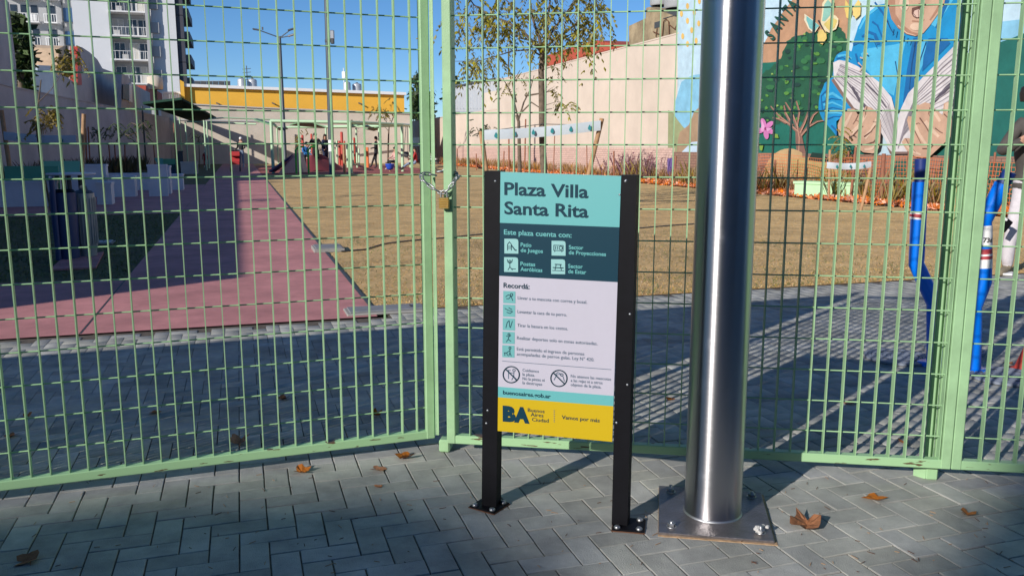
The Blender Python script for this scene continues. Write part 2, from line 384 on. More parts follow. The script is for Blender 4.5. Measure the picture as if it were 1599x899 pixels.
for c in cells:
    dz = random.uniform(-.0015, .0015)
    if id(c) in first:
        o = link('paver', pm[c[2]], pave, (c[3][0], c[3][1], dz), (random.gauss(0, .005), random.gauss(0, .005), PLZ+random.gauss(0, .006)))
    else:
        # reject what the photo cannot show
        if not (abs(c[3][0]) < 2+c[3][1]*.85): continue
        pts = paver_pts(*((2*A, A) if c[2] == 0 else (A, 2*A)), *((.0016, .0007, .006) if c[3][1] > 3.6 else (.0025, .0017, .009)))
        for q in pts: Vs.append(c[3]+V3*q[0]+U3*q[1]+np.array([0, 0, q[2]+dz*.4]))
        for f in PF: Fs.append([n+i for i in f])
        n += 12
fld = npmesh('paver_field', Vs, Fs, SIDE, pave); fld['kind'] = 'stuff'

# service cover plates in the lawn
def cover(name, label, g, lu, lv, m, tilt=0, zz=.02):
    t = thing(name, label, 'cover', (g[0], g[1], 0), PLZ)
    b = MB(); b.box((0, 0, zz/2), (lv, lu, zz), mat('cover frame', (.30, .29, .27), .85, n=.2, scale=10), bev=.006); b.build('frame', t)
    b = MB(); b.box((0, 0, zz+.006), (lv-.05, lu-.05, .012), m, bev=.003)
    b.tube([(lv*.3, -.03, zz+.016), (lv*.3, 0, zz+.022), (lv*.3, .03, zz+.016)], .005, GREYD, 6); b.build('lid', t, rot=(tilt, 0, 0))
    return t
cover('service_cover', 'grey rectangular service cover beside the corner of the red path', G(603, 486), .26, .62, mat('cover grey', (.22, .225, .24), .8, n=.2, scale=12))
cover('service_cover', 'raised weathered service cover on the dry lawn by the path edge', G(512, 391), .45, .36, MATS['cover grey'], 0, .045)
cover('service_cover', 'dim service cover in the shaded lawn right of the grey litter bin', W(12.0, -1.9), .3, .6, CONC)
# thin dark line across the lawn
hp = [G(x, y) for x, y in [(533, 394), (570, 391), (600, 382), (640, 377), (700, 372), (760, 366), (1000, 357), (1060, 352), (1100, 350)]]
b = MB(); b.tube([(p[0], p[1], .012) for p in hp], .009, GREYD, 6); tag(b.build('dark_line'), 'thin dark line across the dry lawn behind the sign', 'dark_line')

# grass blades
def blades(n, fu, m, h, wd, name, label):
    uu, vv = fu(n); k = len(uu)
    P = U3[None]*uu[:, None]+V3[None]*vv[:, None]
    an = rng.uniform(0, 2*math.pi, k); hh = h*rng.uniform(.4, 1.2, k)
    d = np.stack([np.cos(an), np.sin(an), np.zeros(k)], 1); lean = rng.normal(0, 1.5, (k, 2))*hh[:, None]
    a = P-d*wd; c = P+d*wd; t = P+np.stack([lean[:, 0], lean[:, 1], hh], 1)
    Vv = np.stack([a, c, t], 1).reshape(-1, 3); F = np.arange(3*k).reshape(-1, 3)
    return tag(npmesh(name, Vv, F, m, None, 3), label, 'grass', kind='stuff')
def near_lawn(n):
    u = 6.4+(rng.random(n)**2.2)*20; v = rng.uniform(.95, 12.8, n); return u, v
blades(90000, near_lawn, BLADE, .014, .003, 'dry_grass', 'short dry straw coloured grass covering the lawn right of the red path')
blades(5000, lambda n: (6.4+(rng.random(n)**2)*5, rng.uniform(.95, 7, n)), BLADEG, .03, .004, 'green_grass_tufts', 'sparse green blades among the dry grass near the paving edge')
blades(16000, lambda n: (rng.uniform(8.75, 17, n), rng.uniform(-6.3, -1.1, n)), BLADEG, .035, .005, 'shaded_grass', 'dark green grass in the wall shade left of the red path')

# ------------------------------------------------------------------ gate leaves and fence
ZT = 1.99
R0 = G(706, 690, .06); R1 = G(1483, 730, .06); L0 = G(0, 764, .05); L1 = G(667, 683, .05)
def unit(a): a = np.array([a[0], a[1], 0]); return a/np.linalg.norm(a)
rd = unit(R1-R0); ld = unit(L1-L0)
def bar_mesh(hh, dep=.030, th=.0036):
    b = MB(); b.box((0, 0, hh/2), (th, dep, hh), GREEN); return b
def leaf(name, label, cat, org, dr, s0, s1, zb, first_bar, pitch, sl, sr, z0row=.180, prow=.1192):
    t = thing(name, label, cat, (org[0]+dr[0]*s0, org[1]+dr[1]*s0, zb), math.atan2(dr[1], dr[0]))
    ln = s1-s0; T = .035; D = .036
    hgt = ZT-zb
    b = MB(); b.box((ln/2, 0, T/2), (ln, D, T), GREENC, bev=.003); b.build('bottom_rail', t)
    b = MB(); b.box((ln/2, 0, hgt-T/2), (ln, D, T), GREEN, bev=.003); b.build('top_rail', t)
    for sgn, do in ((0, sl), (1, sr)):
        if not do: continue
        b = MB(); b.box(((T/2 if sgn == 0 else ln-T/2), .0, hgt/2), (T, D+.005, hgt-.001), GREEN, bev=.003); b.build('stile', t)
    bb = bar_mesh(hgt-2*T+.002).build('bar', t, (0, 0, T-.001)); first = True
    k = 0; x = first_bar
    while x > s0+.03: x -= pitch
    while x < s1-.02:
        if x > s0+.05:
            if first: bb.location = (x-s0, .002, T-.001); first = False
            else:
                c = bb.copy(); COL.objects.link(c); c.location = (x-s0, .002+random.gauss(0, .0004), T-.001); c.rotation_euler = (0, 0, random.gauss(0, .02))
        x += pitch
    r0 = None; z = z0row
    while z < ZT-T:
        if r0 is None:
            b = MB(); b.tube([(.01, 0, 0), (ln-.01, 0, 0)], .0028, GREEN, 6); r0 = b.build('rod', t, (0, .0035, z-zb))
        else:
            c = r0.copy(); COL.objects.link(c); c.location = (0, .0035, z-zb)
        z += prow
    return t
gl = leaf('gate_leaf', 'left green mesh gate leaf, chained shut against the right leaf', 'gate', L0, ld, -1.05, 1.585, .05, .102, .0614, True, True, prow=.1196)
gr = leaf('gate_leaf', 'right green mesh gate leaf standing behind the sign and the steel pole', 'gate', R0, rd, -.017, 1.902, .06, .076, .0595, True, True)
fr = leaf('fence_panel', 'fixed green mesh fence panel at the right edge of the view', 'fence', R0+rd*1.904, rd, 0, 2.0, .06, .104, .0605, True, True)
fence_l = leaf('fence_panel', 'fixed green mesh fence continuing beyond the left gate leaf, out of view', 'fence', L0, ld, -5.6, -1.053, .05, -1.2, .0614, True, True, prow=.1196)
nr = np.array([-rd[1], rd[0], 0])
def fpost(name, label, s, off, wd, org=R0, dr=rd):
    p = org+dr*s+nr*off
    t = thing(name, label, 'post', (p[0], p[1], 0), math.atan2(dr[1], dr[0]))
    b = MB(); b.box((0, 0, ZT/2), (wd, wd, ZT), GREEN, bev=.004); b.build('tube', t)
    b = MB(); b.box((0, 0, ZT+.004), (wd*1.02, wd*1.02, .008), GREEN, bev=.002); b.build('cap', t)
    return t
cp = fpost('gate_stop_post', 'green stop post between the two chained gate leaves', -.032, .17, .042)
b = MB(); b.box((-.010, -.10, .027), (.045, .07, .054), GREEN, bev=.006); b.build('foot', cp)
b = MB(); b.box((-.046, -.105, 1.02), (.005, .034, 1.9), GREEN); b.box((-.040, -.12, 1.02), (.012, .004, 1.9), GREEN); b.build('stop_strip', cp)
hp_ = fpost('gate_hinge_post', 'green hinge post carrying the right gate leaf', 1.843, .060, .022)
b = MB(); b.box((.034, .0, ZT/2), (.016, .022, ZT), GREEN, bev=.003); b.build('tube', hp_)
b = MB(); b.box((.018, .016, ZT/2), (.016, .006, ZT), GREEN); b.build('web', hp_)
b = MB(); b.box((.010, -.014, .026), (.042, .05, .052), GREENC, bev=.004); b.prism([(-.011, -.03, 0), (-.045, .0, 0), (-.011, .0, 0)], (0, 0, .05), GREEN); b.build('foot', hp_)

# chain and padlock
def torus_link(c, d, n, l=.030, wd=.018, r=.0032):
    d = Vector(d).normalized(); n = Vector(n); s = d.cross(n).normalized(); pts = []
    for k in range(13):
        a = 2*math.pi*k/12; pts.append(Vector(c)+d*(l/2-wd/2+r)*(1 if math.cos(a) > 0 else -1)+d*math.cos(a)*(wd/2-r)+s*math.sin(a)*(wd/2-r))
    return pts, r
ch = thing('chain', 'galvanised steel chain wrapped round both gate stiles', 'chain', (0, 0, 0))
def chp(px, py, off):
    d = ray(px, py); n = nr; t = ((R0-C0)@n+off)/(d@n); return Vector(C0+d*t)
path = [chp(676, 273, .02), chp(664, 271, .0), chp(656.5, 273, -.022), chp(659, 279, -.036), chp(668, 288, -.040), chp(679, 296, -.042), chp(690, 300.5, -.042), chp(699, 297, -.042), chp(706, 288, -.040), chp(712, 279, -.032), chp(715.5, 276, -.012), chp(712, 271, .022), chp(700, 266, .045), chp(686, 268, .05)]
seg = []; acc = 0
for a, b2 in zip(path, path[1:]):
    n_ = max(1, round((b2-a).length/.004))
    for i in range(n_): seg.append(a.lerp(b2, i/n_))
step = .0225; pos = [seg[0]]; last = seg[0]
for p in seg:
    if (p-last).length >= step: pos.append(p); last = p
for i, p in enumerate(pos):
    d = (pos[min(i+1, len(pos)-1)]-pos[max(i-1, 0)])
    nn = Vector((0, -1, .3)) if i % 2 else Vector((.3, 0, 1)).cross(d).cross(d)
    nn = nn - d.normalized()*nn.dot(d.normalized())
    pts, r = torus_link(p, d, nn)
    b = MB(); b.tube(pts, r, STEEL2, 6, cap=False); b.build('link', ch)
lk = chp(693.5, 317, -.045)
pl = thing('padlock', 'small brass padlock hanging from the chain on the gate', 'padlock', lk, math.atan2(rd[1], rd[0]))
b = MB(); 
for i in range(5): b.box((0, 0, -.0176+i*.0088), (.038, .017, .0084), BRASS, bev=.0016)
b.build('body', pl)
b = MB(); b.tube([(-.012, 0, .02), (-.012, 0, .034)]+[(-.012*math.cos(a), 0, .036+.012*math.sin(a)) for a in np.linspace(0, math.pi, 7)]+[(.012, 0, .034), (.012, 0, .02)], .0033, STEEL2, 8); b.build('shackle', pl)

# ------------------------------------------------------------------ sign
SGL = G(762, 792); SGR = G(972, 822)
sd = unit(SGR-SGL); sn = np.array([-sd[1], sd[0], 0])
def sg(px, py):                            # local (s, z) in the sign's plane
    d = ray(px, py); t = ((SGL-C0)@sn)/(d@sn); p = C0+d*t; return float((p-SGL)@sd), float(p[2])
sign = thing('plaza_sign', 'plaza name and rules sign on two black square posts', 'sign', (SGL[0], SGL[1], 0), math.atan2(sd[1], sd[0]))
def spost(pxa, pya, pxb, pyb, wd, foot):
    s0, z0 = sg(pxa, pya); s1, z1 = sg(pxb, pyb)
    b = MB(); h = z1
    vs = []
    for s, z in ((s0, .004), (s1, z1)):
        for dx, dy in ((-wd/2, -.004), (wd/2, -.004), (wd/2, .046), (-wd/2, .046)): vs.append((s+dx, dy, z))
    b.add(vs, [(0, 1, 2, 3), (4, 5, 6, 7), (0, 1, 5, 4), (1, 2, 6, 5), (2, 3, 7, 6), (3, 0, 4, 7)], BLACK)
    return b.build('post', sign), s0, s1
pL, sL, sLt = spost(764, 786, 769.5, 267, .0545, 0)
pR, sR, sRt = spost(967.5, 822, 981.5, 273.5, .0525, 1)
for (s0, par, cx, rz) in ((sL, pL, -.004, R(-14)), (sR, pR, .028, R(8))):
    b = MB(); b.box((0, 0, .004), (.105, .10, .008), BLACK, bev=.002)
    b.box((0, 0, .0018), (.109, .104, .0034), RUST)
    f = b.build('base_plate', sign, (s0+cx, .012, 0), (0, 0, rz))
    for bx, by in ((-.036, -.036), (.036, -.036), (.036, .034), (-.036, .034)):
        b = MB(); b.lathe([(.011, 0), (.011, .004), (.0085, .0075), (.004, .0095), (0, .010)], STEEL2, (bx, by, .008), 10); b.build('bolt', f)
# screws on the posts
for px, py in ((774, 283), (958+19, 283), (968, 304), (978, 282), (762, 640), (760, 660), (984, 490), (963, 659), (980, 600)):
    s, z = sg(px, py); b = MB(); b.lathe([(.0045, 0), (.003, .002), (0, .0026)], STEEL2, n=8); o = b.build('screw', sign, (s, -.0045, z), (R(90), 0, 0))
# panel: colour bands are flat print on one plate; corners surveyed
LE, RE = 782.5, 969.5
def edge(t):                                # t 0..1 from top to bottom, left and right screen points
    return (782.5+(778-782.5)*t, 268.3+(671.5-268.3)*t), (970.5+(956.5-970.5)*t, 274.8+(688.5-274.8)*t)
(tl, tr), (bl, br) = edge(0), edge(1)
TL, TR, BL, BR = sg(*tl), sg(*tr), sg(*bl), sg(*br)
PY = -.006
b = MB(); b.prism([(TL[0], PY+.0015, TL[1]), (TR[0], PY+.0015, TR[1]), (BR[0], PY+.0015, BR[1]), (BL[0], PY+.0015, BL[1])], (0, .0025, 0), WHITE); panel = b.build('panel', sign)
TEAL = mat('sign teal print', tuple(x*.68 for x in L((112, 196, 196))), .38); DARK = mat('sign dark teal print', tuple(x*.55 for x in L((8, 68, 88))), .5, spec=.2)
SWH = mat('sign white print', tuple(x*.68 for x in L((212, 208, 222))), .38, n=.03, scale=14); YE = mat('sign yellow print', tuple(x*.68 for x in L((222, 188, 14))), .38); INK = mat('sign grey ink', L((70, 92, 112)), .5)
def band(y0l, y0r, y1l, y1r, m, nm):
    def X(y, side):
        t = (y-268.3)/(671.5-268.3) if side == 0 else (y-274.8)/(688.5-274.8)
        return (782.5-4.5*t) if side == 0 else (970.5-14*t)
    a = sg(X(y0l, 0), y0l); c = sg(X(y0r, 1), y0r); d = sg(X(y1r, 1), y1r); e = sg(X(y1l, 0), y1l)
    b = MB(); b.add([(p[0], PY, p[1]) for p in (a, c, d, e)], [(0, 1, 2, 3)], m); b.build(nm, panel)
band(268.3, 274.8, 347.6, 354.6, TEAL, 'title_band'); band(347.6, 354.6, 430.2, 440, DARK, 'services_band')
band(430.2, 440, 602.6, 617, SWH, 'rules_band'); band(602.6, 617, 619, 633, TEAL, 'web_band'); band(619, 633, 671.5, 688.5, YE, 'city_band')
ROT = math.atan2(TR[1]-TL[1], TR[0]-TL[0]); ROTB = math.atan2(BR[1]-BL[1], BR[0]-BL[0])
def rot_at(py): f = (py-268)/(672-268); return ROT*(1-f)+ROTB*f
def txt(s, x0, yb, x1, ch, m, bold=0., nm='lettering', slant=0.):
    cu = bpy.data.curves.new('t', 'FONT'); cu.body = s; cu.size = 1; cu.offset = bold; cu.resolution_u = 3; cu.shear = slant
    ob = bpy.data.objects.new('t', cu); COL.objects.link(ob)
    dg = bpy.context.evaluated_depsgraph_get(); me = bpy.data.meshes.new_from_object(ob.evaluated_get(dg)); bpy.data.objects.remove(ob, do_unlink=True)
    me.name = nm
    co = np.array([v.co[:] for v in me.vertices]); mn, mx = co.min(0), co.max(0)
    p0 = sg(x0, yb); r = rot_at(yb); wl = (x1-x0)/(sg(x0+50, yb)[0]-p0[0] and 50/(sg(x0+50, yb)[0]-p0[0]))
    hz = sg(x0, yb-ch)[1]-p0[1]
    sx = wl/(mx[0]-mn[0]); sy = hz/.70
    for v in me.vertices:
        a, c = (v.co.x-mn[0])*sx, v.co.y*sy
        v.co = (p0[0]+a*math.cos(r)-c*math.sin(r)*0, PY-.0012, p0[1]+a*math.sin(r)+c)
    me.materials.append(m); return link(nm, me, panel)
txt('Plaza Villa', 788.6, 303.7, 917, 19.3, DARK, .022, 'title_lettering'); txt('Santa Rita', 788.6, 333.6, 917, 19.3, DARK, .022, 'title_lettering')
txt('Este plaza cuenta con:', 788, 365.5, 892, 7.6, TEAL, .02)
for a in [('Patio', 814, 384.4, 831, 6), ('de Juegos', 814, 392.8, 849, 6), ('Sector', 889, 388.3, 912, 6), ('de Proyecciones', 889, 396.4, 947, 6), ('Postas', 813.7, 414, 837, 6), ('Aeróbicas', 813.7, 422.3, 848, 6), ('Sector', 888, 417.6, 911, 6), ('de Estar', 888, 425.8, 916.5, 6)]:
    txt(*a, TEAL, .022)
txt('Recordá:', 787.3, 448.2, 828, 7.6, DARK, .02)
for a in [('Llevar a tu mascota con correa y bozal.', 809.4, 466.6, 916, 5), ('Levantar la caca de tu perro.', 809, 488, 885.4, 5), ('Tirar la basura en los cestos.', 808.8, 509.2, 887, 5), ('Realizar deportes solo en zonas autorizadas.', 808.2, 528.8, 931.4, 5), ('Está permitido el ingreso de personas', 808, 546, 911.7, 5), ('acompañadas de perros guías. Ley N° 420.', 808, 553.8, 926.5, 5),
          ('Cuidemos', 816.9, 578.8, 842.6, 4.6), ('la plaza.', 816.9, 585.2, 836, 4.6), ('No la pintes ni', 816.9, 591.8, 851.3, 4.6), ('la destruyas', 816.9, 598.4, 847.5, 4.6), ('No atemos las mascotas', 892, 588, 954.6, 4.6), ('a las rejas ni a otros', 892, 594.7, 941.5, 4.6), ('objetos de la plaza.', 892, 601.3, 939.5, 4.6)]:
    txt(*a, INK, .004)
txt('buenosaires.gob.ar', 786.5, 614.2, 860.3, 6, DARK, .02)
txt('B', 786, 654.4, 806.5, 21, DARK, .075, 'city_logo'); txt('A', 803.5, 655.8, 828, 21, DARK, .075, 'city_logo')
txt('Buenos', 825, 641.3, 851.3, 5.6, DARK, .006); txt('Aires', 829.6, 648.3, 849.5, 5.6, DARK, .006); txt('Ciudad', 831.6, 656, 857.7, 5.6, DARK, .006)
txt('Vamos por más', 878, 652.6, 937, 5.8, DARK, .012)
def pic(shape, m, nm, par=panel, dy=.0012):   # flat printed shape given as screen points
    b = MB()
    for poly in shape: b.add([(sg(x, y)[0], PY-dy, sg(x, y)[1]) for x, y in poly], [tuple(range(len(poly)))], m)
    return b.build(nm, par)
def sk(x, y): return y+(x-783)*.035
def stroke(pts, wd=1.1):
    out = []
    for (x0, y0), (x1, y1) in zip(pts, pts[1:]):
        dx, dy = x1-x0, y1-y0; l = math.hypot(dx, dy) or 1; nx, ny = -dy/l*wd/2, dx/l*wd/2; ex, ey = dx/l*wd*.3, dy/l*wd*.3
        out.append([(x0+nx-ex, y0+ny-ey), (x1+nx+ex, y1+ny+ey), (x1-nx+ex, y1-ny+ey), (x0-nx-ex, y0-ny-ey)])
    return out
ICL = mat('sign icon pale teal', tuple(x*.7 for x in L((160, 214, 212))), .38)
def rsq(x0, y0, x1, y1, k=.4, r=4): return [(x0, y0), (x1-r, y0+k*.6), (x1-.8, y0+k+1), (x1, y0+r+k), (x1, y1+k), (x0, y1)]
def ring(cx, cy, r, wd=1.1, n=14, a0=0, a1=2*math.pi): return stroke([(cx+r*math.cos(a0+(a1-a0)*i/n), cy+r*math.sin(a0+(a1-a0)*i/n)) for i in range(n+1)], wd)
for x, y in ((788.6, 372.3), (862.2, 375.5), (788.2, 401), (861.5, 404.2)): pic([rsq(x, y, x+21.8, y+23)], ICL, 'icon_tile', dy=.0008)
x, y = 788.6, 372.3
pic(stroke([(x+5, y+18), (x+5, y+9), (x+8, y+5), (x+11, y+9), (x+11, y+18)])+stroke([(x+11, y+10), (x+17, y+18), (x+19, y+18)], 1.6)+stroke([(x+5, y+12), (x+11, y+12)])+stroke([(x+5, y+15), (x+11, y+15)]), DARK, 'icon')
x, y = 862.2, 375.5
pic(stroke([(x+3.5, y+7), (x+18, y+7.5), (x+18, y+15.5), (x+3.5, y+15), (x+3.5, y+7)])+ring(x+14.3, y+11.2, 2.6)+stroke([(x+6, y+9), (x+6, y+13)])+stroke([(x+9, y+9), (x+9, y+13)])+stroke([(x+5, y+15), (x+5, y+17)])+stroke([(x+16, y+15.5), (x+16, y+17.5)]), DARK, 'icon')
x, y = 788.2, 401
pic(ring(x+9, y+6.5, 1.7, 1.2, 8)+stroke([(x+5, y+3.5), (x+6, y+8), (x+9, y+9.5), (x+12, y+8), (x+13, y+3.5)])+stroke([(x+9, y+9), (x+9, y+15), (x+6, y+20)])+stroke([(x+9, y+15), (x+13, y+20)])+stroke([(x+12, y+18), (x+18, y+18.5)]), DARK, 'icon')
x, y = 861.5, 404.2
pic(stroke([(x+6, y+8), (x+16, y+8.5)], 1.5)+stroke([(x+8, y+8), (x+6, y+17)])+stroke([(x+14, y+8), (x+16, y+17)])+stroke([(x+3, y+13), (x+19, y+13.6)], 1.5)+stroke([(x+2, y+17.5), (x+20, y+18)], 1.), DARK, 'icon')
ICT = mat('sign icon teal', tuple(x*.7 for x in L((118, 190, 190))), .38)
for i in range(5):
    x = 786.8-.36*i; y = 453.6+21.05*i
    pic([[(x, y), (x+19, y+.8), (x+19, y+19.6), (x, y+18.8)]], ICT, 'icon_tile', dy=.0008)
    random.seed(30+i); m_ = DARK
    s = [stroke([(x+4, y+9), (x+8, y+6), (x+12, y+8), (x+15, y+15)])+stroke([(x+5, y+12), (x+9, y+12), (x+12, y+8)])+ring(x+13, y+6, 2),
         stroke([(x+3, y+6), (x+8, y+9), (x+15, y+11), (x+11, y+14), (x+6, y+12)])+stroke([(x+9, y+5), (x+14, y+8)]),
         stroke([(x+5, y+15), (x+7, y+7), (x+10, y+4), (x+11, y+14)])+stroke([(x+12, y+15), (x+15, y+5)]),
         ring(x+10, y+4.5, 1.6)+stroke([(x+6, y+7), (x+10, y+8), (x+13, y+6)])+stroke([(x+10, y+8), (x+9, y+12), (x+6, y+16)])+stroke([(x+9, y+12), (x+13, y+15)]),
         ring(x+12, y+4.5, 1.6)+stroke([(x+12, y+6), (x+12, y+12), (x+14, y+17)])+stroke([(x+12, y+12), (x+10, y+17)])+stroke([(x+3, y+12), (x+7, y+12), (x+8, y+16)])+stroke([(x+4, y+12), (x+4, y+16)])+stroke([(x+7, y+12), (x+11, y+9)])][i]
    pic(s, m_, 'icon')
pic(stroke([(785.4, 562.6), (954.8, 575.9)], .8), INK, 'dividing_line')
for cx, cy in ((799.3, 583.7), (873.6, 589.5)):
    pic(ring(cx, cy, 12.6, 1.7, 28)+stroke([(cx-9, cy-8.8), (cx+9, cy+8.8)], 1.8), DARK, 'prohibition_mark', dy=.0016)
pic(ring(803.5, 577, 2, 1, 8)+stroke([(803.5, 579), (803, 586), (800, 592)])+stroke([(803, 586), (806, 592)])+stroke([(795, 577), (795, 590)])+stroke([(795, 581), (802, 581)])+stroke([(792, 577), (798, 577)]), INK, 'icon')
pic(stroke([(866, 592), (870, 584), (874, 583), (880, 587), (882, 594)])+stroke([(867, 584), (872, 580), (877, 583)])+ring(878, 584, 2), INK, 'icon')
pic([[(865.6, 639+i*2.9), (867, 639+i*2.9), (867, 640.2+i*2.9), (865.6, 640.2+i*2.9)] for i in range(7)], INK, 'dotted_line')
random.seed(11)

# ------------------------------------------------------------------ stainless pole
SPX, SPY = .690, 2.742
sp = thing('steel_pole', 'thick brushed stainless steel pole on a bolted square plate', 'pole', (SPX, SPY, 0), R(-10))
b = MB(); prof = [(.0955, .012), (.0955, 3.4)]; b.lathe([(.0955, z) for z in np.linspace(.012, 3.4, 12)], STEEL, n=64); b.lathe([(.0955, 3.4), (.05, 3.42), (0, 3.425)], STEEL, n=64); b.build('shaft', sp)
b = MB(); b.lathe([(.0995, .0105), (.099, .013), (.0972, .015), (.0956, .017)], STEEL2, n=48); b.build('weld_bead', sp)
b = MB(); b.box((0, 0, .0055), (.365, .39, .011), mat('weathered steel plate', (.27, .245, .24), .42, .85, n=.35, scale=9, bump=.25, bscale=120), bev=.0015); b.build('base_plate', sp)
b = MB(); b.box((.004, -.004, .0012), (.375, .402, .0022), mat('cement grout', (.46, .30, .17), .95, n=.4, scale=50)); b.build('grout', sp)
for i, (x, y) in enumerate(((-.14, -.145), (.145, -.14), (.145, .15), (-.14, .145))):
    b = MB(); b.lathe([(.021, 0), (.021, .003), (.017, .0035)], STEEL2, n=16)
    b.lathe([(.0165, .003), (.0165, .014), (.014, .017), (.009, .017)], STEEL2, n=6, smooth=False)
    b.lathe([(.0085, .012), (.0085, .026+.006*(i % 2)), (0, .027+.006*(i % 2))], STEEL2, n=10); n_ = b.build('nut', sp, (x, y, .011), (0, 0, i*.6)); n_.scale = (.8, .8, .75)
    if i == 1:
        b = MB()
        for k in range(9):
            b.box((random.gauss(0, .012), random.gauss(0, .01), .008+random.random()*.02), (.018, .014, .012), CONC, Matrix.Rotation(random.random()*6, 3, 'Z'), .003)
        tag(b.build('cement_lump', n_), 'pale cement smeared over one nut')
b = MB()
for c in ((-.165, -.175), (.165, -.172)):
    b.tube([(c[0]-.02, c[1]+.05, .0113), (c[0]+.01, c[1]+.05, .0113)], .0006, GREYD, 5)
b.build('slot_mark', sp)

# ------------------------------------------------------------------ dead leaves
def dead_leaf_mesh(seed, curl):
    rr = random.Random(seed); lob = [.12, .62, .9, .72, .55, .8, .95, .78, .6, .85, 1.0, .74, .58, .78, .9, .6]
    n = len(lob); vs = [(0, 0, .012)]
    for i, q in enumerate(lob):
        a = -math.pi/2+2*math.pi*i/n; r = q*rr.uniform(.8, 1.15)*.5+.04
        x, y = r*math.cos(a), r*math.sin(a)*1.1; z = .02+curl*(x*x*1.6)+curl*.7*abs(y)*rr.uniform(-.1, .6)+rr.uniform(0, .08)*curl
        vs.append((x, y, z))
    # inner ring
    for i in range(n):
        p = vs[1+i]; vs.append((p[0]*.5, p[1]*.5, p[2]*.35+rr.uniform(-.02, .05)*curl))
    fs = []
    for i in range(n):
        j = (i+1) % n; fs += [(0, 1+n+i, 1+n+j), (1+n+i, 1+i, 1+j, 1+n+j)]
    me = bpy.data.meshes.new('dead_leaf'); me.from_pydata(vs, [], fs); me.materials.append(DRYLEAF); me.update()
    return me
lms = [dead_leaf_mesh(i, c) for i, c in enumerate((.9, 1.5, .5, 1.2, 2.0))]
LV = [((42, 877), .075, 'pale brown dead leaf on the pavers in the bottom left corner'), ((472, 738), .07, 'dead leaf left of a pair, on pavers below the left gate leaf'),
      ((590, 734), .07, 'curled dead leaf nearest below the left end of the chained stiles'), ((634, 715), .085, 'large dead leaf just outside the meeting point of the gate leaves'),
      ((373, 693), .085, 'dark curled dead leaf caught on the left gate leaf bottom rail'), ((20, 681), .06, 'dead leaf inside the gate by the left edge of the view'),
      ((43, 650), .05, 'small dead leaf inside the gate, farther in, near the left edge'), ((243, 645), .06, 'dead leaf lying in the mesh shadow a quarter across the left leaf'),
      ((442, 624), .07, 'dead leaf inside the gate in the middle of the left leaf'), ((588, 649), .055, 'dead leaf inside near the lower right corner of the left leaf'),
      ((590, 761), .035, 'tiny leaf fragment on pavers below the two dead leaves'), ((1260, 820), .12, 'big curled brown dead leaf right of the steel pole plate'),
      ((1366, 780), .09, 'flat brown dead leaf on sunlit pavers under the right leaf'), ((1511, 803), .065, 'rusty dead leaf rightmost on the sunlit pavers'),
      ((1410, 692), .05, 'reddish dead leaf inside behind the right leaf bottom rail'), ((1328, 631), .06, 'dead leaf on the light strip between post shadows inside'),
      ((1045, 625), .05, 'dead leaf in striped shade between sign and steel pole'), ((1575, 568), .06, 'orange dead leaf beside the blue exercise machine'),
      ((738, 772), .0001, '')]
for i, (p, s, lab) in enumerate(LV[:-1]):
    g = G(*p); o = link('dead_leaf', lms[i % 5], None, (g[0], g[1], .002), (random.uniform(-.15, .15), random.uniform(-.15, .15), random.uniform(0, 6))); o.scale = (s, s, s*.55)
    tag(o, lab, 'leaf', 'dead leaves scattered on the paving')
tw = MB()
for i in range(170):
    g = G(random.uniform(20, 1590), random.uniform(735, 895)); a = random.uniform(0, 3); l = random.uniform(.002, .013)
    tw.tube([(g[0]-l*math.cos(a), g[1]-l*math.sin(a), .003), (g[0]+l*math.cos(a), g[1]+l*math.sin(a), .004)], .0012, RUST if i % 2 else WOOD, 4)
tag(tw.build('twig_litter'), 'bits of twig and leaf litter strewn over the pavers', 'litter', kind='stuff')

# ------------------------------------------------------------------ right boundary wall, its far step and the mural wall
def vwall(pts, v, th, m, mb=None):          # polygon (u, z) on v = const, pushed outwards
    mb = mb or MB(); mb.prism([W(u, v, z) for u, z in pts], V3*th, m); return mb
bw = thing('boundary_wall', 'long beige rendered wall right of the lawn with a pink brick foot', 'wall', W(50, 15))
def under(o, par): o.parent = par; o.matrix_parent_inverse = Matrix.Translation(par.location).inverted(); return o
under(vwall([(27.62, -.1), (27.62, 5.14), (49.7, 5.1), (49.7, -.1)], 15, .3, WALLB).build('rendered_wall'), bw)
under(vwall([(49.71, -.1), (49.71, 3.5), (62, 3.36), (92, 3.34), (92, -.1)], 15.0, .3, WALLB).build('low_wall'), bw)
under(vwall([(27.62, .0), (27.62, 1.17), (92, 1.17), (92, .0)], 14.975, .02, BRICKP).build('brick_foot'), bw)
b = MB()
u0, z0 = onv(647, 231, 15); u1, z1 = onv(659, 213, 15); uvbox(b, 72.5, 78.5, 14.94, 14.97, 1.2, 1.95, TANKG); under(b.build('vent_grille'), bw)
bb = MB()                                   # coping
for ua, ub, z in ((27.62, 49.7, 5.13), (49.72, 92, 3.4)):
    bb.prism([W(ua, 14.98, z), W(ub, 14.98, z-(.04 if ub < 50 else .06)), W(ub, 15.33, z-(.04 if ub < 50 else .06)), W(ua, 15.33, z)], (0, 0, .05), WALLB)
under(bb.build('coping'), bw)
# pipe on the step
b = MB(); b.tube([W(46.6, 14.9, 2.3), W(46.6, 14.9, 4.1), W(46.0, 14.9, 4.1)], .05, CONCG, 6); under(b.build('pipe'), bw)

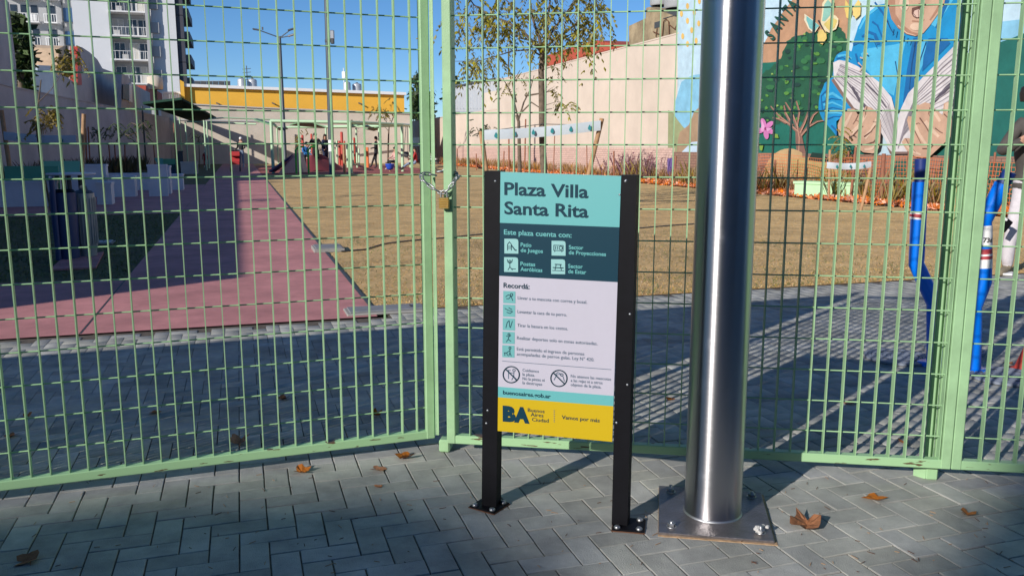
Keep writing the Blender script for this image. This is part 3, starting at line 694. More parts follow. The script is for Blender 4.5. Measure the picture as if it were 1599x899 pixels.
mw = thing('mural_wall', 'tall wall painted with a boy reading a book, trees and butterflies', 'wall', W(18, 15))
under(vwall([(8, -.1), (8, 6.6), (27.6, 6.6), (27.6, -.1)], 15.0, .35, WHITE).build('rendered_wall'), mw)
LAY = [0]
def PC(c, r=.85):
    k = 'mural '+'_'.join(str(x) for x in c)
    return mat(k, tuple(min(.8, x*.80) for x in L(c)), r, n=.2, scale=2.6, detail=8)
def paint(nm, polys, c, lay, lay_up=True):
    b = MB(); m = PC(c)
    for i, poly in enumerate(polys):
        v = 15-.012-.006*lay-.0004*i; vs = []
        for x, y in poly: u, z = onv(x, y, v); vs.append(W(u, v, max(z, 0)))
        b.add(vs, [tuple(range(len(vs)))], m)
    return under(b.build(nm), mw)
def rough(poly, amp=1.2, k=3, seed=1):      # uneven painted edge
    rr = random.Random(seed); out = []
    for i in range(len(poly)):
        a = poly[i]; c = poly[(i+1) % len(poly)]
        for j in range(k): t = j/k; out.append((a[0]+(c[0]-a[0])*t+rr.uniform(-amp, amp), a[1]+(c[1]-a[1])*t+rr.uniform(-amp, amp)))
    return out
def arcp(cx, cy, rx, ry, n=18, a0=0, a1=360, rot=0):
    return [(cx+rx*math.cos(R(a0+(a1-a0)*i/n))*math.cos(rot)-ry*math.sin(R(a0+(a1-a0)*i/n))*math.sin(rot), cy+rx*math.cos(R(a0+(a1-a0)*i/n))*math.sin(rot)+ry*math.sin(R(a0+(a1-a0)*i/n))*math.cos(rot)) for i in range(n+(0 if a1-a0 == 360 else 1))]
paint('painted_sky', [[(1058, -60), (1660, -60), (1660, 260), (1058, 242)]], (196, 224, 238), 0)
paint('painted_sky_shade', [[(1064, 128), (1080, 118), (1120, 112), (1120, 200), (1050, 200), (1054, 160)], [(1557, 35), (1600, 30), (1640, 30), (1640, 80), (1555, 75)]], (140, 200, 228), 1)
paint('painted_drops', [arcp(x, y, 2.4, 5, 8) for x, y in ((1073.5, 10), (1073.5, 33), (1080, 47.5), (1066, 57), (1073.5, 69), (1091, 37), (1092, 2), (1064, 22), (1087, 64), (1084, 20))], (238, 196, 110), 1)
paint('painted_hill', [[(1042.5, 262), (1043.5, 172), (1050, 176), (1060, 190), (1068, 200), (1100, 205), (1100, 270)]], (158, 166, 122), 2)
paint('painted_arm', [rough([(1062, 206), (1075, 196), (1084, 176), (1098, 160), (1120, 160), (1120, 222), (1090, 222), (1074, 232), (1062, 244), (1056, 250), (1057, 226)], .6, 2)], (176, 148, 118), 3)
paint('painted_water', [rough([(1062, 240), (1080, 222), (1110, 218), (1110, 268), (1062, 262)], .8, 2)], (200, 222, 238), 4)
paint('painted_purple', [rough([(1041.5, 276), (1042, 247), (1050, 247), (1060, 256), (1075, 262), (1110, 262), (1110, 284)], .8, 2)], (120, 96, 160), 5)
# left part behind the pole: tan disc, tree, teal ground
paint('painted_tan_disc', [rough([(1185, 110), (1192, 70), (1205, 45), (1222, 20), (1245, -10), (1262, -60), (1330, -60), (1326, 0), (1322, 80), (1300, 130), (1185, 130)], .6, 2)], (196, 152, 118), 1)
paint('painted_teal_ground', [[(1120, 100), (1200, 98), (1260, 92), (1345, 100), (1360, 248), (1120, 242)]], (26, 112, 96), 2)
paint('painted_teal_ground', [[(1470, 190), (1475, 90), (1520, 82), (1556, 68), (1575, 62), (1660, 28), (1660, 250), (1440, 247)]], (28, 108, 98), 2)
tree_poly = [(1185, 190), (1183, 120), (1200, 108), (1216, 96), (1222, 80), (1232, 62), (1246, 54), (1262, 50), (1290, 52), (1298, 46), (1312, 42), (1322, 60), (1330, 84), (1330, 150), (1310, 170), (1290, 188), (1260, 192), (1230, 186), (1210, 196)]
paint('painted_tree_crown', [rough(tree_poly, 2.5, 4, 3)], (34, 92, 66), 3)
rr = random.Random(4)
def inpoly(x, y, P):
    c = False
    for i in range(len(P)):
        (x0, y0), (x1, y1) = P[i], P[i-1]
        if (y0 > y) != (y1 > y) and x < (x1-x0)*(y-y0)/(y1-y0)+x0: c = not c
    return c
for lay, col, cnt, s in ((4, (52, 118, 72), 46, 6), (5, (26, 66, 60), 34, 5), (6, (92, 150, 66), 30, 3.4), (7, (150, 186, 96), 12, 2)):
    ps = []
    while len(ps) < cnt:
        x, y = rr.uniform(1186, 1328), rr.uniform(48, 190)
        if inpoly(x, y, tree_poly) and inpoly(x-5, y, tree_poly) and inpoly(x+5, y+3, tree_poly): ps.append(rough(arcp(x, y, s*rr.uniform(.6, 1.3), s*rr.uniform(.4, .9), 7), .8, 1, len(ps)))
    paint('painted_foliage', ps, col, lay)
def tap(pts, w0, w1):                       # tapered painted stroke
    out = []; n = len(pts)
    Lf = []; Rt = []
    for i, (x, y) in enumerate(pts):
        x0, y0 = pts[max(i-1, 0)]; x1, y1 = pts[min(i+1, n-1)]; dx, dy = x1-x0, y1-y0; l = math.hypot(dx, dy) or 1
        w_ = (w0+(w1-w0)*i/(n-1))/2; Lf.append((x-dy/l*w_, y+dx/l*w_)); Rt.append((x+dy/l*w_, y-dx/l*w_))
    return Lf+Rt[::-1]
br = [[(1246, 244), (1247, 215), (1244, 198), (1248, 175), (1243, 158)], [(1246, 206), (1232, 194), (1215, 180), (1203, 166)], [(1228, 192), (1216, 186), (1206, 184)], [(1248, 208), (1256, 192), (1262, 175), (1265, 160)], [(1250, 212), (1262, 198), (1276, 190), (1288, 188)], [(1245, 200), (1236, 176), (1226, 160)], [(1262, 196), (1270, 180), (1282, 170)], [(1237, 196), (1226, 176), (1224, 165)]]
paint('painted_tree_trunk', [tap([(1252, 246), (1248, 220), (1246, 200)], 15, 8)]+[tap(p, 5, 1.6) for p in br], (140, 104, 92), 8)
paint('painted_trunk_light', [tap([(x+1, y) for x, y in p], 1.8, .6) for p in br], (196, 150, 126), 9)
# letters S A N T A
def letters():
    for ch_, x, y in (('S', 1206, 64), ('A', 1213, 52), ('N', 1222, 40), ('T', 1233, 27), ('A', 1240, 17)):
        cu = bpy.data.curves.new('t', 'FONT'); cu.body = ch_; cu.size = 1; cu.offset = .03; cu.resolution_u = 3
        ob = bpy.data.objects.new('t', cu); COL.objects.link(ob); dg = bpy.context.evaluated_depsgraph_get()
        me = bpy.data.meshes.new_from_object(ob.evaluated_get(dg)); bpy.data.objects.remove(ob, do_unlink=True)
        a = R(48); s = 27
        for v in me.vertices:
            X, Y = v.co.x*s*.62, v.co.y*s*.95
            px_, py_ = x+X*math.cos(a)-Y*math.sin(a), y-X*math.sin(a)-Y*math.cos(a)
            vv = 15-.012-.006*10; u, z = onv(px_, py_, vv); v.co = W(u, vv, z)
        me.materials.append(PC((28, 84, 70))); me.name = 'painted_letter'; under(link('painted_letter', me), mw)
letters()
# butterflies
def bfly(parts, nm='painted_butterfly'):
    for i, (p, c) in enumerate(parts): paint(nm, [p], c, 11+i*.5)
bfly([(rough([(1280, 40), (1256, 22), (1256, 32), (1262, 46), (1272, 52)], .8, 2), (236, 226, 196)), (rough([(1279, 40), (1259, 25), (1259, 32), (1264, 44), (1272, 49)], .6, 2, 2), (120, 190, 186)),
      (rough([(1282, 36), (1284, 6), (1292, -8), (1302, 4), (1300, 22), (1310, 30), (1306, 46), (1296, 52), (1286, 48)], .8, 2), (240, 224, 182)), (rough([(1284, 33), (1287, 8), (1293, 0), (1299, 8), (1296, 24), (1288, 34)], .6, 2, 3), (150, 204, 186)),
      (rough([(1286, 38), (1298, 26), (1307, 32), (1303, 44), (1295, 48)], .6, 2, 5), (226, 204, 118)), (rough([(1280, 46), (1290, 48), (1291, 60), (1284, 70), (1277, 66), (1276, 54)], .6, 2, 6), (232, 204, 120)), (tap([(1278, 32), (1282, 40), (1289, 52)], 3, 1.4), (60, 50, 60))])
bfly([(rough([(1329, 14), (1320, 0), (1319, 14), (1321, 28), (1326, 30), (1330, 22)], .6, 2), (236, 206, 116)), (rough([(1331, 14), (1340, 0), (1344, 4), (1343, 24), (1336, 30), (1332, 24)], .6, 2), (240, 212, 128)), (tap([(1327, 6), (1330, 14), (1331, 24)], 1.8, 1), (90, 70, 50))])
# flower
paint('painted_flower', [arcp(1195+8*math.cos(R(a_)), 201+9*math.sin(R(a_)), 8, 4, 12, rot=R(a_)) for a_ in (-110, -40, 25, 80, 160)], (214, 128, 186), 10)
bfly([(rough([(1190, 186), (1194, 198), (1192, 206), (1188, 204)], .4, 1), (236, 170, 214)), (rough([(1196, 200), (1206, 200), (1199, 206)], .4, 1), (236, 170, 214)), (arcp(1195, 201, 1.6, 2.4, 8), (150, 60, 110)), (rough([(1206, 208), (1214, 210), (1216, 216), (1209, 215)], .5, 1), (130, 170, 70)), (rough([(1186, 224), (1192, 226), (1190, 236), (1186, 234)], .5, 1), (130, 170, 70))], 'painted_flower')
# weathered brick band and painted tan mounds at the foot
b = MB(); b.prism([W(8, 14.90, .0), W(27.55, 14.90, .0), W(27.55, 14.90, 1.03), W(8, 14.90, 1.03)], V3*.02, BRICKW); under(b.build('brick_foot'), mw)
def foot_paint(nm, poly, c, k):
    v = 14.89-.006*k; b = MB(); b.add([W(onv(x, y, v)[0], v, max(.02, onv(x, y, v)[1])) for x, y in poly], [tuple(range(len(poly)))], PC(c)); under(b.build(nm), mw)
foot_paint('painted_mound', [(1191, 282)]+arcp(1232, 282, 41, 50, 12, 180, 300)+[(1258, 286)], (204, 172, 124), 0)
foot_paint('painted_mound', [(1234, 290), (1236, 248), (1262, 246), (1290, 252), (1308, 262), (1326, 272), (1334, 300), (1236, 300)], (190, 176, 116), 1)
foot_paint('painted_dark_bush', [(1262, 250), (1268, 238), (1284, 240), (1298, 252), (1290, 254)], (24, 58, 50), 2)
foot_paint('painted_teal_patch', [(1392, 250), (1440, 248), (1440, 292), (1396, 290)], (44, 100, 88), 2)
foot_paint('painted_teal_patch', [(1468, 252), (1660, 254), (1660, 330), (1464, 314)], (36, 98, 86), 2)
# the boy
BL1, BL2, BL3, BL4 = (22, 148, 206), (14, 104, 168), (84, 188, 228), (14, 70, 122)
SK1, SK2, SK3, SK4 = (206, 168, 142), (176, 132, 108), (226, 194, 168), (112, 76, 66)
PG1, PG2, PG3 = (222, 216, 216), (150, 142, 150), (90, 84, 96)
shirt = [(1384, -60), (1384, 6), (1372, 8), (1358, 18), (1346, 30), (1340, 42), (1334, 62), (1330, 80), (1318, 80), (1306, 86), (1302, 96), (1300, 120), (1288, 130), (1280, 148), (1278, 170), (1284, 186), (1296, 200), (1306, 212), (1306, 190), (1330, 170), (1400, 176), (1476, 110), (1500, 60), (1500, -60)]
paint('painted_shirt', [rough(shirt, .5, 2, 8)], BL1, 14)
paint('painted_shirt_light', [[(1356, 76), (1396, 70), (1414, 66), (1410, 84), (1402, 120), (1396, 150), (1378, 140), (1352, 108), (1344, 84)], tap([(1372, 10), (1352, 26), (1342, 46)], 5, 3), tap([(1456, 40), (1470, 20), (1484, 0), (1490, -30)], 10, 8), [(1426, 72), (1446, 62), (1446, 90), (1420, 150), (1412, 150)], tap([(1288, 150), (1300, 146), (1322, 160)], 6, 3), tap([(1286, 164), (1300, 160), (1318, 168)], 4, 2), tap([(1308, 88), (1320, 86), (1330, 92)], 4, 2), tap([(1290, 176), (1306, 176), (1318, 178)], 4, 2)], BL3, 15)
paint('painted_shirt_shade', [tap([(1346, 58), (1356, 50), (1366, 54), (1372, 70)], 3, 6), tap([(1362, 34), (1370, 40), (1378, 60)], 3, 2), [(1426, 60), (1440, 58), (1430, 100), (1426, 150), (1410, 160), (1416, 110)], [(1450, 60), (1480, 60), (1484, 68), (1440, 112), (1442, 88)], tap([(1480, 0), (1470, 24), (1462, 44)], 6, 3), tap([(1332, 70), (1342, 66), (1352, 70)], 4, 3), tap([(1336, 84), (1340, 100), (1350, 112)], 3, 2), tap([(1292, 140), (1282, 150), (1284, 174)], 2, 1.2), tap([(1284, 160), (1298, 154), (1314, 156)], 2, 1), tap([(1284, 172), (1300, 168), (1318, 172)], 2, 1), tap([(1292, 186), (1302, 182), (1316, 182)], 2, 1), tap([(1298, 196), (1306, 204), (1306, 212)], 3, 2), tap([(1306, 92), (1316, 90), (1326, 96)], 2, 1), tap([(1366, 4), (1378, 20), (1386, 34)], 3, 3)], BL2, 16)
paint('painted_shirt_fold', [tap([(1430, 66), (1424, 100), (1420, 140)], 2, 1), tap([(1446, 66), (1436, 96), (1430, 130)], 1.6, 1), tap([(1352, 60), (1364, 62), (1370, 76)], 1.5, 1), tap([(1384, 30), (1390, 44), (1396, 54)], 2, 1), tap([(1398, 96), (1402, 120), (1400, 146)], 1.4, 1)]+[tap([(1396+5.5*i, 46+3.4*i+(0 if i < 6 else -1)), (1394+5.5*i, 56+3*i)], 1.2, .7) for i in range(7)], BL4, 17)
# face and neck
paint('painted_face', [[(1384, -60), (1386, 6), (1392, 30), (1402, 44), (1416, 54), (1430, 57), (1442, 52), (1452, 40), (1462, 26), (1474, 8), (1480, -20), (1480, -60)]], SK1, 18)
paint('painted_face_shade', [[(1386, 6), (1392, 30), (1402, 44), (1416, 54), (1430, 57), (1438, 54), (1424, 50), (1408, 38), (1398, 22), (1396, -60), (1385, -60)], tap([(1424, 33), (1436, 34), (1444, 31)], 2.5, 1), tap([(1470, 4), (1462, 18), (1452, 32)], 5, 2)], SK2, 19)
paint('painted_face_light', [arcp(1430, 42, 9, 6, 12), tap([(1402, 40), (1416, 52), (1430, 56)], 1.6, 1), arcp(1412, 6, 8, 12, 12)], SK3, 20)
paint('painted_mouth', [arcp(1433, 20, 9.5, 8.6, 16, -10, 190)+[(1424, 13), (1434, 10), (1442, 12)]], SK4, 21)
paint('painted_lips', [arcp(1433, 22, 7, 5.4, 14, 0, 180)+[(1428, 17), (1434, 15), (1439, 17)]], (222, 190, 174), 22)
paint('painted_mouth_line', [tap([(1425, 20), (1430, 26), (1431, 29)], .9, .5), tap([(1434, 16), (1434, 22), (1434, 28)], .9, .5), tap([(1441, 18), (1439, 24), (1437, 28)], .9, .5), tap([(1433, 11.5), (1438, 9.5), (1443, 11)], 1.6, 1), tap([(1434, 7), (1440, 5), (1446, 7)], 1., .6)], SK4, 23)
# book
paint('painted_book', [[(1301, 98), (1310, 94), (1322, 96), (1340, 104), (1372, 128), (1392, 152), (1399, 178), (1400, 196), (1406, 172), (1418, 146), (1440, 122), (1470, 92), (1500, 62), (1500, 170), (1470, 196), (1440, 240), (1390, 240), (1384, 222), (1366, 190), (1330, 168), (1302, 124)]], PG1, 24)
paint('painted_cover_edge', [tap([(1300, 124), (1316, 148), (1332, 170), (1340, 174)], 5, 4), [(1384, 228), (1392, 237), (1418, 237), (1430, 236), (1430, 240), (1390, 241)]], (132, 106, 98), 25)
lines = []
for i in range(11):
    t = i/10; lines.append(tap([(1304+8*t, 122-22*t), (1340+16*t, 158-40*t), (1372+16*t, 188-28*t), (1392+5*t, 226-20*t), (1398, 234)], .6+1.4*(i % 3 == 0), .5))
for i in range(12):
    t = i/11; lines.append(tap([(1499, 74+88*t), (1470+2*t, 100+78*t), (1434-6*t, 142+50*t), (1414-4*t, 186+26*t), (1402, 232)], .6+1.2*(i % 3 == 1), .5))
paint('painted_page_lines', lines, PG2, 26)
paint('painted_page_shadow', [tap([(1500, 120), (1478, 138), (1450, 168)], 9, 3), tap([(1499, 150), (1488, 160), (1478, 176)], 8, 4), tap([(1330, 136), (1342, 156), (1352, 168)], 4, 5), tap([(1352, 130), (1370, 148), (1384, 168)], 2.4, 2), tap([(1320, 124), (1330, 138), (1340, 146)], 2, 1), tap([(1400, 180), (1400, 205), (1397, 234)], 1.4, 1)], PG3, 27)
# hands
paint('painted_hand', [rough([(1308, 196), (1312, 184), (1324, 170), (1334, 170), (1340, 180), (1348, 172), (1352, 166), (1360, 168), (1366, 172), (1374, 186), (1376, 196), (1374, 222), (1372, 232), (1364, 240), (1348, 238), (1334, 228), (1322, 216), (1310, 212)], .3, 1),
                       rough([(1408, 222), (1412, 216), (1420, 216), (1426, 222), (1422, 210), (1416, 188), (1418, 182), (1426, 182), (1424, 170), (1428, 164), (1436, 164), (1444, 160), (1452, 162), (1462, 172), (1472, 180), (1474, 162), (1480, 159), (1486, 160), (1486, 212), (1470, 228), (1452, 244), (1440, 247), (1428, 244), (1416, 236)], .3, 1)], SK1, 28)
paint('painted_hand_light', [tap([(1330, 208), (1342, 196), (1352, 180)], 6, 4), tap([(1350, 216), (1362, 202), (1369, 186)], 6, 4), tap([(1318, 198), (1324, 188), (1330, 176)], 6, 3), tap([(1426, 190), (1434, 208), (1446, 226)], 6, 4), tap([(1444, 190), (1456, 204), (1466, 214)], 8, 4), arcp(1480, 168, 5, 8, 10), tap([(1414, 224), (1424, 236), (1438, 242)], 5, 3), tap([(1452, 168), (1462, 180), (1468, 190)], 6, 4), tap([(1350, 234), (1362, 232), (1370, 222)], 4, 3)], SK3, 29)
paint('painted_hand_lines', [tap([(1332, 212), (1340, 203), (1348, 197)], 1.8, .8), tap([(1349, 214), (1360, 206), (1367, 196)], 2.4, 1), tap([(1340, 180), (1336, 188), (1332, 194)], 1.2, .6), tap([(1352, 226), (1364, 222), (1372, 212)], 2.4, 1.2), tap([(1354, 166), (1352, 174), (1350, 184)], 1.1, .6), tap([(1436, 184), (1446, 198), (1454, 214)], 2, 1), tap([(1424, 196), (1432, 212), (1438, 224)], 1.6, .8), tap([(1474, 178), (1480, 184), (1487, 184)], 1.6, 1), tap([(1460, 200), (1468, 206), (1472, 208)], 1.4, .8), tap([(1452, 168), (1450, 178), (1456, 190)], 1.2, .7), tap([(1414, 216), (1420, 228), (1430, 238)], 1.1, .6), tap([(1440, 232), (1452, 232), (1458, 226)], 1.4, .8), tap([(1337, 188), (1341, 190), (1343, 195)], .7, .5), tap([(1363, 190), (1367, 191), (1370, 190)], .7, .5), tap([(1430, 194), (1434, 192), (1437, 194)], .7, .5)], SK4, 30)
paint('painted_star_flower', [tap([(1355, 85), (1348, 80)], 2.5, 1), tap([(1343, 90), (1350, 92)], 2.5, 1), tap([(1348, 104), (1342, 112)], 3, 1), tap([(1340, 98), (1346, 104)], 2.5, 1), tap([(1322, 84), (1326, 90)], 3, 1)], (206, 180, 160), 31)

# ------------------------------------------------------------------ what stands behind the right wall
t = thing('red_roof_house', 'red gabled roof rising behind the beige wall', 'building', W(36, 17))
v = 15.36
P = [onv(x, y, v) for x, y in ((853, 112), (853, 87), (928, 63), (976, 72), (976, 90))]
under(vwall([(u, z) for u, z in P], v, 5, REDR).build('roof'), t)
b = MB(); p = [onv(x, y, v-.01) for x, y in ((853, 112), (853, 104), (935, 81), (975, 73), (976, 90))]; vwall(p, v-.004, .02, mat('dark red fascia', (.26, .05, .03), .8), b); under(b.build('fascia'), t)
b = MB(); uvbox(b, 42.3, 43.4, 15.5, 16.5, 4.9, 5.75, WALLC); under(b.build('chimney'), t)
t = thing('tank_block', 'stained concrete block carrying two water tanks above the beige wall', 'building', W(29, 16))
P = [onv(x, y, 15.4) for x, y in ((982, 100), (982, 41), (1008, 29), (1009, 13), (1014, 11), (1063, 30), (1063, 60))]
under(vwall([(u, z) for u, z in P], 15.4, 4, WALLD).build('wall'), t)
b = MB()
for x0, y0, x1, y1 in ((1022, 33, 1031, 45), (1036, 23, 1060, 29)):
    a, c = onv(x0, y1, 15.39), onv(x1, y0, 15.39); vwall([(a[0], a[1]), (a[0], c[1]), (c[0], c[1]), (c[0], a[1])], 15.38, .03, GREYD, b)
under(b.build('opening'), t)
b = MB()
for pts in ([(1034, 58), (1036, 34), (1040, 30), (1044, 34), (1045, 56)], [(1020, 50), (1030, 54), (1032, 60)], [(1044, 38), (1054, 46), (1058, 36)], [(1026, 44), (1024, 58)]):
    b.tube([W(onv(x, y, 15.35)[0], 15.35, onv(x, y, 15.35)[1]) for x, y in pts], .02, RUST, 5)
under(b.build('cable'), t)
for x0, x1, y in ((1015, 1032, 12), (1035, 1058, 17)):
    a, c = onv(x0, y, 15.9), onv(x1, y, 15.9); r = abs(a[0]-c[0])/2*.9
    b = MB(); b.lathe([(r*.9, 0), (r, .06), (r, 1.3), (r*.95, 1.35), (r*.3, 1.6), (0, 1.62)], TANKG, n=20)
    for zz in (.3, .6, .9): b.lathe([(r, zz), (r*1.03, zz+.03), (r, zz+.06)], TANKG, n=20)
    o = b.build('water_tank'); o.location = W((a[0]+c[0])/2, 15.4+r+.3, a[1]); under(o, t)
b = MB(); uvbox(b, onv(1008, 20, 15.5)[0], onv(1062, 20, 15.5)[0], 15.5, 17, onv(1040, 29, 15.5)[1], onv(1040, 20, 15.5)[1], GREYD); under(b.build('tank_support'), t)
# pale corrugated shed and stuff beyond the low stretch
t = thing('corrugated_shed', 'pale corrugated shed behind the low far end of the right wall', 'shed', W(70, 18))
P = [onv(x, y, 17) for x, y in ((700, 175), (702, 135), (770, 122), (790, 124), (790, 175))]
under(vwall(P, 17, 4, SHEET).build('wall'), t)
b = MB()
for i in range(16):
    x = 703+5.2*i; a, c = onv(x, 170, 16.97), onv(x, 136-.19*(x-702), 16.97); vwall([(a[0]-.1, a[1]), (a[0]-.1, c[1]), (a[0]+.1, c[1]), (a[0]+.1, a[1])], 16.94, .05, SHEET, b)
o = under(b.build('sheet_rib'), t); o['kind'] = 'stuff'
P = [onv(x, y, 16.9) for x, y in ((700, 136), (772, 122), (772, 124.5), (700, 138.5))]; under(vwall(P, 16.86, 4, GREYD).build('roof_edge'), t)
t = thing('roof_tank', 'small beige tank standing behind the low stretch of wall', 'tank', W(58, 16.5))
b = MB(); b.lathe([(.4, 0), (.42, .1), (.42, .62), (.3, .72), (.12, .75), (.12, .85), (0, .86)], mat('beige tank', (.40, .33, .24), .7), n=16); o = b.build('body'); o.location = W(*[onv(763, 168, 16.5)[0], 16.5, onv(763, 168, 16.5)[1]]); under(o, t)
b = MB(); uvbox(b, 48.5, 56, 15.8, 18, 3.2, 4.7, WALLC); o = tag(b.build('rear_building'), 'cream rear building with a small chimney behind the wall step', 'building')
b = MB(); b.tube([W(50.8, 16, 4.6), W(50.8, 16, 7.2)], .05, GREYD, 5); tag(b.build('antenna_mast'), 'thin antenna mast rising behind the cream rear building', 'mast')

# ------------------------------------------------------------------ left boundary wall and houses behind
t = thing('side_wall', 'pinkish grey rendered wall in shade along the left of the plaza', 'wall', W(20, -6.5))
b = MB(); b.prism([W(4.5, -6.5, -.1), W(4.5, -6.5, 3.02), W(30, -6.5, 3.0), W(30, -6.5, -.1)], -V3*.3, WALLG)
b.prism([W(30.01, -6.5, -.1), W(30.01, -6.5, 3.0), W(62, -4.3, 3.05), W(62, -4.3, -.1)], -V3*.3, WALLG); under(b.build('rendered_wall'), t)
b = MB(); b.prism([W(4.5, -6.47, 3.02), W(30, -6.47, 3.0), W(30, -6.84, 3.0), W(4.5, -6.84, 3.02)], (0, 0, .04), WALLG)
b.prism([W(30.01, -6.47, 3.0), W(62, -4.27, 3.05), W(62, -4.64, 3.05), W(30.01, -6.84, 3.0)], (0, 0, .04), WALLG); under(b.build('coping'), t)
LWV = -7.2
t = thing('neighbour_house', 'tall pinkish blank side of the neighbouring house at the far left', 'building', W(29, -7.2))
P = [onv(x, y, LWV) for x, y in ((-60, 160), (-60, -10), (0, -6), (14, 4), (20, 60), (25, 100), (27, 160))]
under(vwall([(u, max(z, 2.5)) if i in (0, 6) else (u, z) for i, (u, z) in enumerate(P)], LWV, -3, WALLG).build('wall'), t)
def bldg(name, label, cat, pxs, v, th, m):
    P = [onv(x, y, v) for x, y in pxs]; c = W(sum(p[0] for p in P)/len(P), v)
    t = thing(name, label, cat, c); under(vwall(P, v, th, m).build('wall'), t); return t
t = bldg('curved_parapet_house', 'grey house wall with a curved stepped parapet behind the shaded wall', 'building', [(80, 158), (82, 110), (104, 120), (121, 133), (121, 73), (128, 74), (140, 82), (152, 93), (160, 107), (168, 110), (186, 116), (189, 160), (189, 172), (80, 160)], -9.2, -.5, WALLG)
b = MB(); P = [onv(x, y, -9.15) for x, y in ((121, 133), (121, 73), (125, 73), (128, 133))]; vwall(P, -9.15, -.4, RED, b); under(b.build('red_edge'), t)
t = bldg('tan_gable_house', 'sunlit tan gable with creeper left of the curved parapet', 'building', [(88, 130), (92, 76), (100, 72), (121, 74), (121, 136)], -11, -3, mat('tan plaster', (.62, .44, .28), .9, n=.2, scale=2))
t = bldg('blue_shade_block', 'block tinted in blue shade with a white parapet strip below the balcony tower', 'building', [(42, 125), (44, 73), (88, 76), (93, 120)], -13, -4, mat('plaster in blue shade tint', (.22, .28, .42), .9, n=.1, scale=1))  # the blue of the shade is put into the plaster colour
b = MB(); P = [onv(x, y, -12.9) for x, y in ((76, 80), (76, 75), (92, 76), (93, 81))]; vwall(P, -12.9, -.2, WHITE, b); under(b.build('parapet'), t)
t = bldg('white_garden_wall', 'pale blueish wall with a sloping top behind the shaded wall', 'wall', [(30, 150), (34, 122), (58, 112), (60, 102), (82, 103), (84, 160), (30, 160)], -8.6, -.3, mat('pale blue plaster', (.55, .62, .66), .9, n=.1, scale=1))
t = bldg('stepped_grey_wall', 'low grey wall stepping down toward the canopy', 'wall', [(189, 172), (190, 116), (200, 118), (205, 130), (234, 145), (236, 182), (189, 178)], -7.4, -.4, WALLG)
b = MB(); P = [onv(x, y, -7.35) for x, y in ((191, 155), (191, 132), (201, 132), (202, 157))]; vwall(P, -7.35, .04, GREYD, b); under(b.build('window'), t)
b = MB(); P = [onv(x, y, -7.3) for x, y in ((202, 159), (202, 131), (206, 131), (207, 160))]; vwall(P, -7.3, -.3, WHITE, b); under(b.build('white_pier'), t)
t = bldg('small_red_roof', 'small dark red roof behind the stepped wall', 'building', [(226, 160), (228, 134), (240, 139), (254, 147), (256, 160)], -8.4, -3, REDR)
# white picket strip on a roof terrace
t = thing('white_balustrade', 'white picket balustrade left of the yellow building', 'fence', W(66, -6))
pk = None
for i in range(13):
    v0, z0 = onu(255+2.9*i, 160, 66); v1, z1 = onu(255+2.9*i, 145, 66)
    if pk is None: b = MB(); b.box((0, 0, .36), (.1, .05, .72), WHITE); pk = b.build('picket'); o = pk
    else: o = pk.copy(); COL.objects.link(o)
    o.location = W(66, v0, z0+.02); o.rotation_euler = (0, 0, PLZ); under(o, t)
for yy in (146, 158):
    a, c = onu(254, yy, 66), onu(291, yy, 66); b = MB(); b.prism([W(65.94, a[0], a[1]-.04), W(65.94, c[0], a[1]-.04), W(65.94, c[0], a[1]+.04), W(65.94, a[0], a[1]+.04)], U3*.1, WHITE); under(b.build('rail'), t)
b = MB(); a, c = onu(252, 175, 66.3), onu(292, 175, 66.3); uvbox(b, 66.2, 69, a[0], c[0], 2.5, onu(260, 158, 66)[1], CONC); under(b.build('terrace_wall'), t)
# boy: round tank behind
t = thing('terrace_tank', 'round beige tank beside the red roof on the left', 'tank', W(70, -9))
v0, z0 = onu(243, 140, 70); b = MB(); b.lathe([(.5, 0), (.55, .1), (.55, .9), (.2, 1.05), (0, 1.07)], WALLC, n=18); o = b.build('body'); o.location = W(70, v0, z0); under(o, t)
b = MB(); b.lathe([(.1, 0), (.1, 3)], GREYD, n=8); o = b.build('stand'); o.location = W(70, v0, z0-3); under(o, t)

# ------------------------------------------------------------------ back wall and the yellow building
t = thing('back_wall', 'cream rendered wall closing the far end of the plaza', 'wall', W(62, 4))
b = MB(); b.prism([W(62, -4.3, -.1), W(62, -4.3, 4.02), W(62, 1.3, 3.8), W(62, 12.1, 3.5), W(62, 12.1, -.1)], U3*.3, WALLC); under(b.build('rendered_wall'), t)
b = MB(); b.prism([W(61.94, -4.3, 2.93), W(61.94, 12.1, 2.75), W(61.94, 12.1, 2.83), W(61.94, -4.3, 3.01)], U3*.06, CONC); under(b.build('ledge'), t)
b = MB(); b.prism([W(61.9, -4.3, 4.02), W(61.9, 1.3, 3.8), W(61.9, 12.1, 3.5), W(61.9, 12.1, 3.57), W(61.9, 1.3, 3.87), W(61.9, -4.3, 4.09)], U3*.42, CONC); under(b.build('coping'), t)
t = thing('yellow_building', 'yellow building with a white parapet behind the cream back wall', 'building', W(64, 4))
v0, z0 = onu(288, 136, 63.5); v1, z1 = onu(631, 149, 63.5)
b = MB(); b.prism([W(63.5, v0, 2), W(63.5, v0, z0), W(63.5, v1, z1), W(63.5, v1, 2)], U3*12, YEL); under(b.build('wall'), t)
b = MB(); b.prism([W(63.2, v0-.0, z0+.002), W(63.2, v1+.1, z1+.002), W(63.2, v1+.1, z1+.2), W(63.2, v0-.0, z0+.2)], U3*12.4, WHITE); under(b.build('parapet'), t)
b = MB(); b.prism([W(63.1, v0-.25, 2), W(63.1, v0-.25, z0+.45), W(63.1, v0, z0+.3), W(63.1, v0, 2)], U3*12.4, YEL); under(b.build('side_wall'), t)
b = MB()
